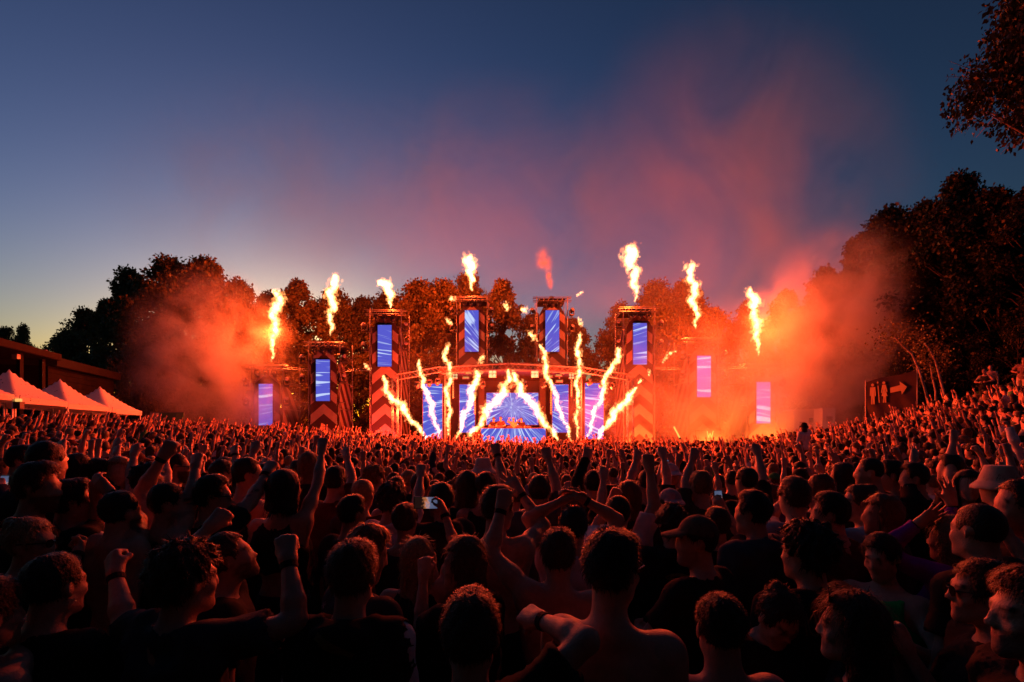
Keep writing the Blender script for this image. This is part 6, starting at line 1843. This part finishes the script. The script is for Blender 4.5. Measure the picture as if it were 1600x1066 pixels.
print_on('skull', SKULL, [ring(0.0, 1.20, 0.09, 0.08, t0=2.6, t1=6.8), ring(-0.03, 1.21, 0.02, 0.022), ring(0.035, 1.20, 0.022, 0.02), [(-0.06, 1.3), (-0.02, 1.27), (0.02, 1.31), (0.05, 1.28)], [(0.05, 1.33), (0.07, 1.37), (0.1, 1.36)], [(-0.03, 1.15), (0.0, 1.17), (0.03, 1.15)]], (0.30, 0.32, 0.36))
print_on('tour', CURLY, [ring(0.0, 1.33, 0.075, 0.02), ring(0.0, 1.33, 0.05, 0.012), [(-0.09, 1.27), (0.09, 1.27)], [(-0.08, 1.24), (-0.02, 1.24)], [(0.01, 1.24), (0.08, 1.24)], ring(-0.03, 1.19, 0.03, 0.02), ring(0.04, 1.18, 0.03, 0.02)], (0.20, 0.17, 0.04))
print_on('hood', HOOD, [[(-0.07, 1.475), (-0.03, 1.455), (0.02, 1.43), (0.06, 1.40)], [(-0.05, 1.455), (0.0, 1.425), (0.05, 1.41)], [(-0.08, 1.30), (-0.02, 1.295)]], (0.16, 0.11, 0.03), 0.012)
rr_ = np.random.default_rng(9); fl = []
for k in range(46):
    x, z = rr_.uniform(-0.2, 0.2), rr_.uniform(0.95, 1.42); q = rr_.uniform(0, 3)
    for j in range(3):
        a = q + j * math.pi / 3; fl.append([(x - 0.016 * math.cos(a), z - 0.016 * math.sin(a)), (x + 0.016 * math.cos(a), z + 0.016 * math.sin(a))])
print_on('flowers', FLOWER, fl, (0.16, 0.18, 0.22), 0.0035)
print_on('stripes', STRIPE, [[(-0.12, 1.38), (0.0, 1.18), (0.04, 1.0)], [(-0.06, 1.40), (0.05, 1.2), (0.09, 1.0)], [(0.02, 1.40), (0.12, 1.24)]], (0.5, 0.62, 0.7), 0.012)

# ------------------------------------------------------------------ more people: shared bodies in many poses
POSES = {  # name: (left arm, right arm, weight, words)
 'down': ('down', 'down', 26, 'arms down'), 'hold': ('hold', 'hold', 12, 'hands at the chest'), 'right_up': ('down', 'up', 16, 'one fist punched up'),
 'left_up': ('up', 'down', 15, 'one fist punched up'), 'both_up': ('up', 'up', 7, 'both fists raised'), 'bent': ('bent', 'bent', 10, 'dancing with bent arms'),
 'half': ('down', 'half', 11, 'one fist at head height'), 'open': ('hold', 'open', 6, 'one open hand raised'), 'phone': ('down', 'phone', 8, 'holding up a phone'), 'horn': ('horn', 'bent', 4, 'raising two fingers')}
PROTO = {}
HAIRS = {'m': [('short', 30), ('crop', 26), ('quiff', 14), ('curly', 10), ('buzz', 14), ('long', 3)], 'f': [('long', 34), ('wavy', 18), ('bun', 14), ('pony', 16), ('bob', 12)]}
def wpick(r, items):
    w = np.array([i[-1] if not isinstance(i[-1], str) else 1 for i in items], float); return items[r.choice(len(items), p=w / w.sum())]
def get_proto(pose, sex, kind, h=0.0295):
    k = (pose, sex, kind, h)
    if k not in PROTO:
        a = POSES[pose]; spec = dict(sex=sex, arms=[pre(a[0], -1), pre(a[1], 1)], hand_h=0.014 if h < 0.03 else 0.02, shirt=kind, seed=len(PROTO), skin=(1, 1, 1), hair_col=(0.06, 0.05, 0.045))
        me, ar, hf = build_body(spec, h)
        if h < 0.03: me.materials[0] = M_skin_shared
        sh = build_shirt(spec, ar, hf, h, kind) if kind != 'none' else None
        PROTO[k] = (me, sh, ar, hf, spec)
    return PROTO[k]
def shared_skin():
    """skin whose tone comes from the object, features from the painted layer"""
    m = surf('skin_shared', (1, 1, 1), 0.42, var=0.10, scale=30.0, attr='Col', spec=0.45)
    nt = m.node_tree; b = [n for n in nt.nodes if n.type == 'BSDF_PRINCIPLED'][0]; src = b.inputs['Base Color'].links[0].from_socket
    oi = nd(nt, 'ShaderNodeObjectInfo'); mx = nd(nt, 'ShaderNodeVectorMath', operation='MULTIPLY')
    nt.links.new(src, mx.inputs[0]); nt.links.new(oi.outputs['Color'], mx.inputs[1]); nt.links.new(mx.outputs[0], b.inputs['Base Color'])
    return m
M_skin_shared = shared_skin()
COLS = [('black', BLK, 58), ('white', WHT, 11), ('grey', GRY, 9), ('light blue', (0.20, 0.33, 0.45), 3), ('green', (0.04, 0.26, 0.08), 2), ('dark red', (0.10, 0.015, 0.015), 6), ('navy', (0.02, 0.03, 0.07), 7), ('olive', (0.05, 0.055, 0.03), 4), ('beige', (0.30, 0.24, 0.17), 3), ('purple', (0.10, 0.03, 0.16), 2)]
KINDS = {'m': [('tee', 64), ('none', 9), ('tank', 10), ('jacket', 10)], 'f': [('tee', 36), ('tank', 34), ('bra', 16), ('long', 14)]}
KW = {'tee': 'tee', 'tank': 'tank top', 'jacket': 'hooded jacket', 'long': 'long-sleeved top', 'bra': 'crop top', 'none': ''}
HW = {'short': 'short {} hair', 'crop': 'cropped {} hair', 'quiff': 'swept-up {} hair', 'curly': 'curly {} hair', 'buzz': 'shaved {} hair', 'long': 'long {} hair', 'wavy': 'wavy {} hair', 'bun': '{} hair in a bun', 'pony': 'a {} ponytail', 'bob': 'a {} bob'}
def stage_yaw(x, y, r, spread=14): return math.degrees(math.atan2(-x, 34.0 - y)) * -1 * -1 + r.normal(0, spread)
def draw_person(r):
    sex = 'm' if r.random() < 0.68 else 'f'
    kind = wpick(r, KINDS[sex])[0]; pose = wpick(r, [(k, v[2]) for k, v in POSES.items()])[0]
    cn, cc, _ = wpick(r, COLS); hs = wpick(r, HAIRS[sex])[0]; hn = wpick(r, [('dark', 40), ('brown', 26), ('black', 14), ('fair', 10), ('red', 6), ('blond', 8)])[0]
    return sex, kind, pose, cn, cc, hs, hn
def common_person(x, y, r, sex, kind, pose, cn, cc, hs, hn, height=None, yaw=None, label=None, z=None, hat=None):
    me, sh, ar, hf, spec = get_proto(pose, sex, kind)
    s = (height or (r.normal(1.76, 0.075) if sex == 'm' else r.normal(1.66, 0.065))) / 1.765
    yw = stage_yaw(x, y, r) if yaw is None else yaw
    o = obj('person', me, None, (x, y, ground_z(x, y) if z is None else z)); o.rotation_euler = (r.normal(0, 0.03), r.normal(0, 0.04), -R(yw)); o.scale = (s, s, s)
    sk = np.array(SK[wpick(r, [('a', 40), ('b', 30), ('c', 22), ('d', 8)])[0]]) * r.uniform(0.9, 1.1); set_col(o, sk)
    if sh is not None:
        q = obj({'tee': 'shirt', 'tank': 'tank_top', 'long': 'long_sleeved_top', 'jacket': 'jacket', 'bra': 'crop_top'}[kind], sh, o); set_col(q, np.array(cc) * r.uniform(0.8, 1.2))
    hc, HR = hf; HM = Matrix.Translation(hc) @ HR.to_4x4() @ Matrix.Diagonal((1, HD, 1, 1))
    q = obj('hair', get_hair(hs, int(r.integers(1, 4)), 420, 0.017), o); q.matrix_local = HM; set_col(q, np.array(HC[hn]) * r.uniform(0.8, 1.25))
    if hat: q = obj({'cap': 'cap', 'bucket': 'bucket_hat'}[hat[0]], CAPS[hat[0]], o); q.matrix_local = HM; set_col(q, hat[1])
    clothe(o, dict(legs=(0.018, 0.02, 0.03)))
    if label is None:
        top = ('shirtless' if kind == 'none' else f'in {cn} {KW[kind]}')
        label = f'person {top} with {HW[hs].format(hn)}, {POSES[pose][3]}' + (f', wearing a {hat[0]}' if hat and hat[0] == 'cap' else ', in a hat' if hat else '')
    tag(o, label, 'person', GP)
    if pose == 'phone':
        Mw = Matrix.Translation(o.location) @ Matrix.Rotation(-R(yw), 4, 'Z') @ Matrix.Scale(s, 4)
        c = (Mw @ hand_frame(ar[1], spec['arms'][1])) @ Vector((-0.005, 0.045, 0.085))
        phone(Matrix.Translation(c) @ Matrix.Rotation(-R(yw * 0.6), 4, 'Z') @ Matrix.Rotation(R(-8), 4, 'X'), f'phone raised by a person {"shirtless" if kind == "none" else "in " + cn + " " + KW[kind]} with {HW[hs].format(hn)}')
    return o
tent_a, tent_b = Vector((-19.3, 19.0)), Vector((-20.7, 27.3))
def in_field(x, y):
    if y > 29.2 or y < 1.6: return False
    if abs(x) > 1.085 * y + 0.5: return False
    # tents and building on one side, wood and booths on the other
    t = (y - tent_a.y) / (tent_b.y - tent_a.y); xl = tent_a.x + (tent_b.x - tent_a.x) * t
    if x < xl + 0.5 and y < 24: return False
    if x < -19.6: return False
    s = x - 0.35 * (y - 19.0)
    if s > 19.5 - 0.10 * max(0, y - 19) - (0.35 * max(0, y - 22)): return False
    if y > 21 and abs(x - 20.1) < 1.8 and y > 24.8: return False
    return True
r = np.random.default_rng(42)
cand = []
sp = 0.60
for j in range(60):
    y = 2.7 + j * sp * 0.88
    nx = int((1.085 * y + 1) / sp) + 1
    for i in range(-nx, nx + 1):
        x = (i + 0.5 * (j % 2)) * sp + r.normal(0, 0.09); yy = y + r.normal(0, 0.09)
        if not in_field(x, yy): continue
        if r.random() < 0.06: continue
        dmin = min((x - a) ** 2 + (yy - b) ** 2 for a, b in HEROES) if yy < 9 else 9
        if dmin < (0.50 if yy > 3.4 else 0.62) ** 2: continue
        # leave the lines to the nearest heroes open
        if yy < 3.2 and any(abs(x / yy - a / b) < 0.16 * 2.2 / b and b > yy for a, b in HEROES if b < 4.2): continue
        cand.append((x, yy))
cand.sort(key=lambda p: p[1])
N_IND = 300 - len(HEROES) - 12
print('CROWD', len(HEROES), len(cand))
for x, y in cand[:N_IND]:
    a = draw_person(r); hat = None
    if r.random() < 0.07: hat = ('cap' if r.random() < 0.6 else 'bucket', wpick(r, COLS)[1])
    if hat: a = a[:5] + ('crop' if a[0] == 'm' else 'bob', a[6])
    common_person(x, y, r, *a, hat=hat)

# performers on the stage, onlookers on the hill, someone sitting on shoulders
for u, v, yaw, pose, kind, cn, cc, hs, lab, hat in [
    (771, 652, 165, 'hold', 'tee', 'black', BLK, 'short', 'performer in black leaning over the booth end', ('cap', BLK)),
    (783.5, 651, 190, 'hold', 'tee', 'dark', (0.04, 0.03, 0.03), 'crop', 'taller performer in dark tee behind the booth', None),
    (802, 653, 180, 'half', 'tee', 'beige', (0.42, 0.27, 0.18), 'buzz', 'performer in pale top with one hand up behind the booth', ('cap', (0.5, 0.4, 0.3))),
    (815, 653, 200, 'phone', 'tee', 'black', BLK, 'short', 'performer in black with a hand at the ear', None)]:
    p = P(u, v, 33.75); common_person(p.x, 33.75, r, 'm', kind, pose, cn, cc, hs, 'dark', height=p.z - 1.5, yaw=yaw, label=lab, z=1.5, hat=hat)
p = P(747, 668, 31.9); common_person(p.x, 31.9, r, 'm', 'tee', 'hold', 'black', BLK, 'short', 'dark', height=1.75, yaw=10, label='crew member in black standing at the stage front edge', z=p.z - 1.75 if p.z - 1.75 > 0 else 0.9)
for u, v, d, yaw, sex, kind, cc, hs, pose, lab in [
    (1542, 569, 24.2, -120, 'm', 'tank', (0.03, 0.03, 0.03), 'buzz', 'hold', 'onlooker in black tank top standing on the hill path'),
    (1549.5, 570, 24.6, -130, 'm', 'none', BLK, 'crop', 'down', 'bare-armed onlooker standing close behind another on the hill'),
    (1594, 543, 22.6, -115, 'm', 'tee', (0.16, 0.10, 0.10), 'crop', 'hold', 'onlooker in pale trousers high on the hill')]:
    p = P(u, v, d); g = ground_z(p.x, d); q = common_person(p.x, d, r, sex, kind, pose, '', cc, hs, 'dark', height=min(1.95, max(1.6, p.z - g)), yaw=yaw, label=lab)
    if d < 23:
        for c in q.children:
            if c.name.startswith('trousers'): set_col(c, (0.4, 0.35, 0.32))
p = P(1250, 661, 15.0)
common_person(p.x, 15.0, r, 'm', 'tee', 'down', 'black', BLK, 'crop', 'dark', height=1.8, label='sturdy person carrying another on the shoulders', yaw=-18)
common_person(p.x, 14.93, r, 'f', 'long', 'half', 'white', (0.5, 0.5, 0.48), 'long', 'black', height=1.62, yaw=-14, label='person in white top and black hat riding on shoulders', z=p.z - 1.62, hat=('bucket', BLK))
# glow stick held above the heads
a, b = P(1053, 667, 22), P(1062, 684, 22); mb = MB(); mb.tube((0, 0, 0), b - a, 0.035, n=8)
gs = empty('glow_stick', a); mb.build('tube', [emit('glow_stick_light', (0.75, 0.62, 0.12), 1.1)], gs); mb = MB(); mb.tube(b - a, (b - a) * 1.12, 0.04, n=8); mb.build('grip', [M_black], gs)
tag(gs, 'yellow glow stick held slanting above the heads by the smoke', 'glow stick')

# ------------------------------------------------------------------ the rest of the crowd, too many to count
def decimated(me, ratio):
    t = bpy.data.objects.new('tmp', me); scene.collection.objects.link(t)
    m = t.modifiers.new('d', 'DECIMATE'); m.ratio = ratio
    dg = bpy.context.evaluated_depsgraph_get(); e = t.evaluated_get(dg).to_mesh()
    e.calc_loop_triangles()
    v = np.empty(len(e.vertices) * 3, np.float32); e.vertices.foreach_get('co', v)
    f = np.empty(len(e.loop_triangles) * 3, np.int32); e.loop_triangles.foreach_get('vertices', f)
    t.evaluated_get(dg).to_mesh_clear(); bpy.data.objects.remove(t)
    return v.reshape(-1, 3), f.reshape(-1, 3)
def far_crowd(people):
    protos = {}
    hairs = {}
    V, Fc, C = [], [], []; base = 0
    tro = decimated(TROUSERS, 0.014)
    for x, y in people:
        sex, kind, pose, cn, cc, hs, hn = draw_person(r)
        if pose in ('down', 'hold') and r.random() < 0.05: pose = ('right_up', 'left_up', 'half', 'open')[int(r.integers(0, 4))]
        if kind in ('jacket', 'long'): kind = 'tee'
        if kind == 'bra': kind = 'tank'
        if pose in ('horn',): pose = 'left_up'
        k = (pose, sex, kind)
        if k not in protos:
            me, sh, ar, hf, spec = get_proto(pose, sex, kind, 0.034)
            protos[k] = (decimated(me, 0.042), decimated(sh, 0.028) if sh is not None else None, hf)
        (bv, bf), shm, hf = protos[k]
        if hs not in hairs: hairs[hs] = decimated(hair_mesh(hs, 2, 0, 0.022), 0.11)
        hv, hfc = hairs[hs]
        hc, HR = hf; hv = hv @ np.array(HR, np.float32).T + np.array(hc, np.float32)
        s = (r.normal(1.76, 0.075) if sex == 'm' else r.normal(1.66, 0.065)) / 1.765
        a = -R(stage_yaw(x, y, r)); ca, sa = math.cos(a), math.sin(a)
        M = np.array([[ca, -sa, 0], [sa, ca, 0], [0, 0, 1]], np.float32) * s
        tl = r.normal(0, 0.05, 2)
        comps = [(bv, bf, np.array(SK[wpick(r, [('a', 40), ('b', 30), ('c', 22), ('d', 8)])[0]])), (hv, hfc, np.array(HC[hn])), (tro[0], tro[1], np.array((0.02, 0.022, 0.03)))]
        if shm is not None: comps.append((shm[0], shm[1], np.array(cc) * r.uniform(0.8, 1.2)))
        for v, f, c in comps:
            w = v @ M.T; w[:, 0] += tl[0] * w[:, 2]; w[:, 1] += tl[1] * w[:, 2] * 0.5; w += np.array([x, y, ground_z(x, y)], np.float32)
            V.append(w); Fc.append(f + base); base += len(v); C.append(np.tile(c, (len(v), 1)))
    V, Fc, C = np.concatenate(V), np.concatenate(Fc), np.concatenate(C)
    me = mesh_np('crowd', V, Fc, [surf('crowd_cloth_and_skin', (1, 1, 1), 0.6, var=0.1, scale=8.0, attr='Col', spec=0.3)], True)
    at = me.color_attributes.new('Col', 'FLOAT_COLOR', 'POINT'); at.data.foreach_set('color', np.concatenate([C, np.ones((len(C), 1))], 1).astype(np.float32).ravel())
    o = obj('crowd', me); tag(o, 'dense far crowd reaching from the middle of the field to the stage', 'crowd', kind='stuff')
    print('FAR', len(people), 'tris', len(Fc))
far_crowd(cand[N_IND:])
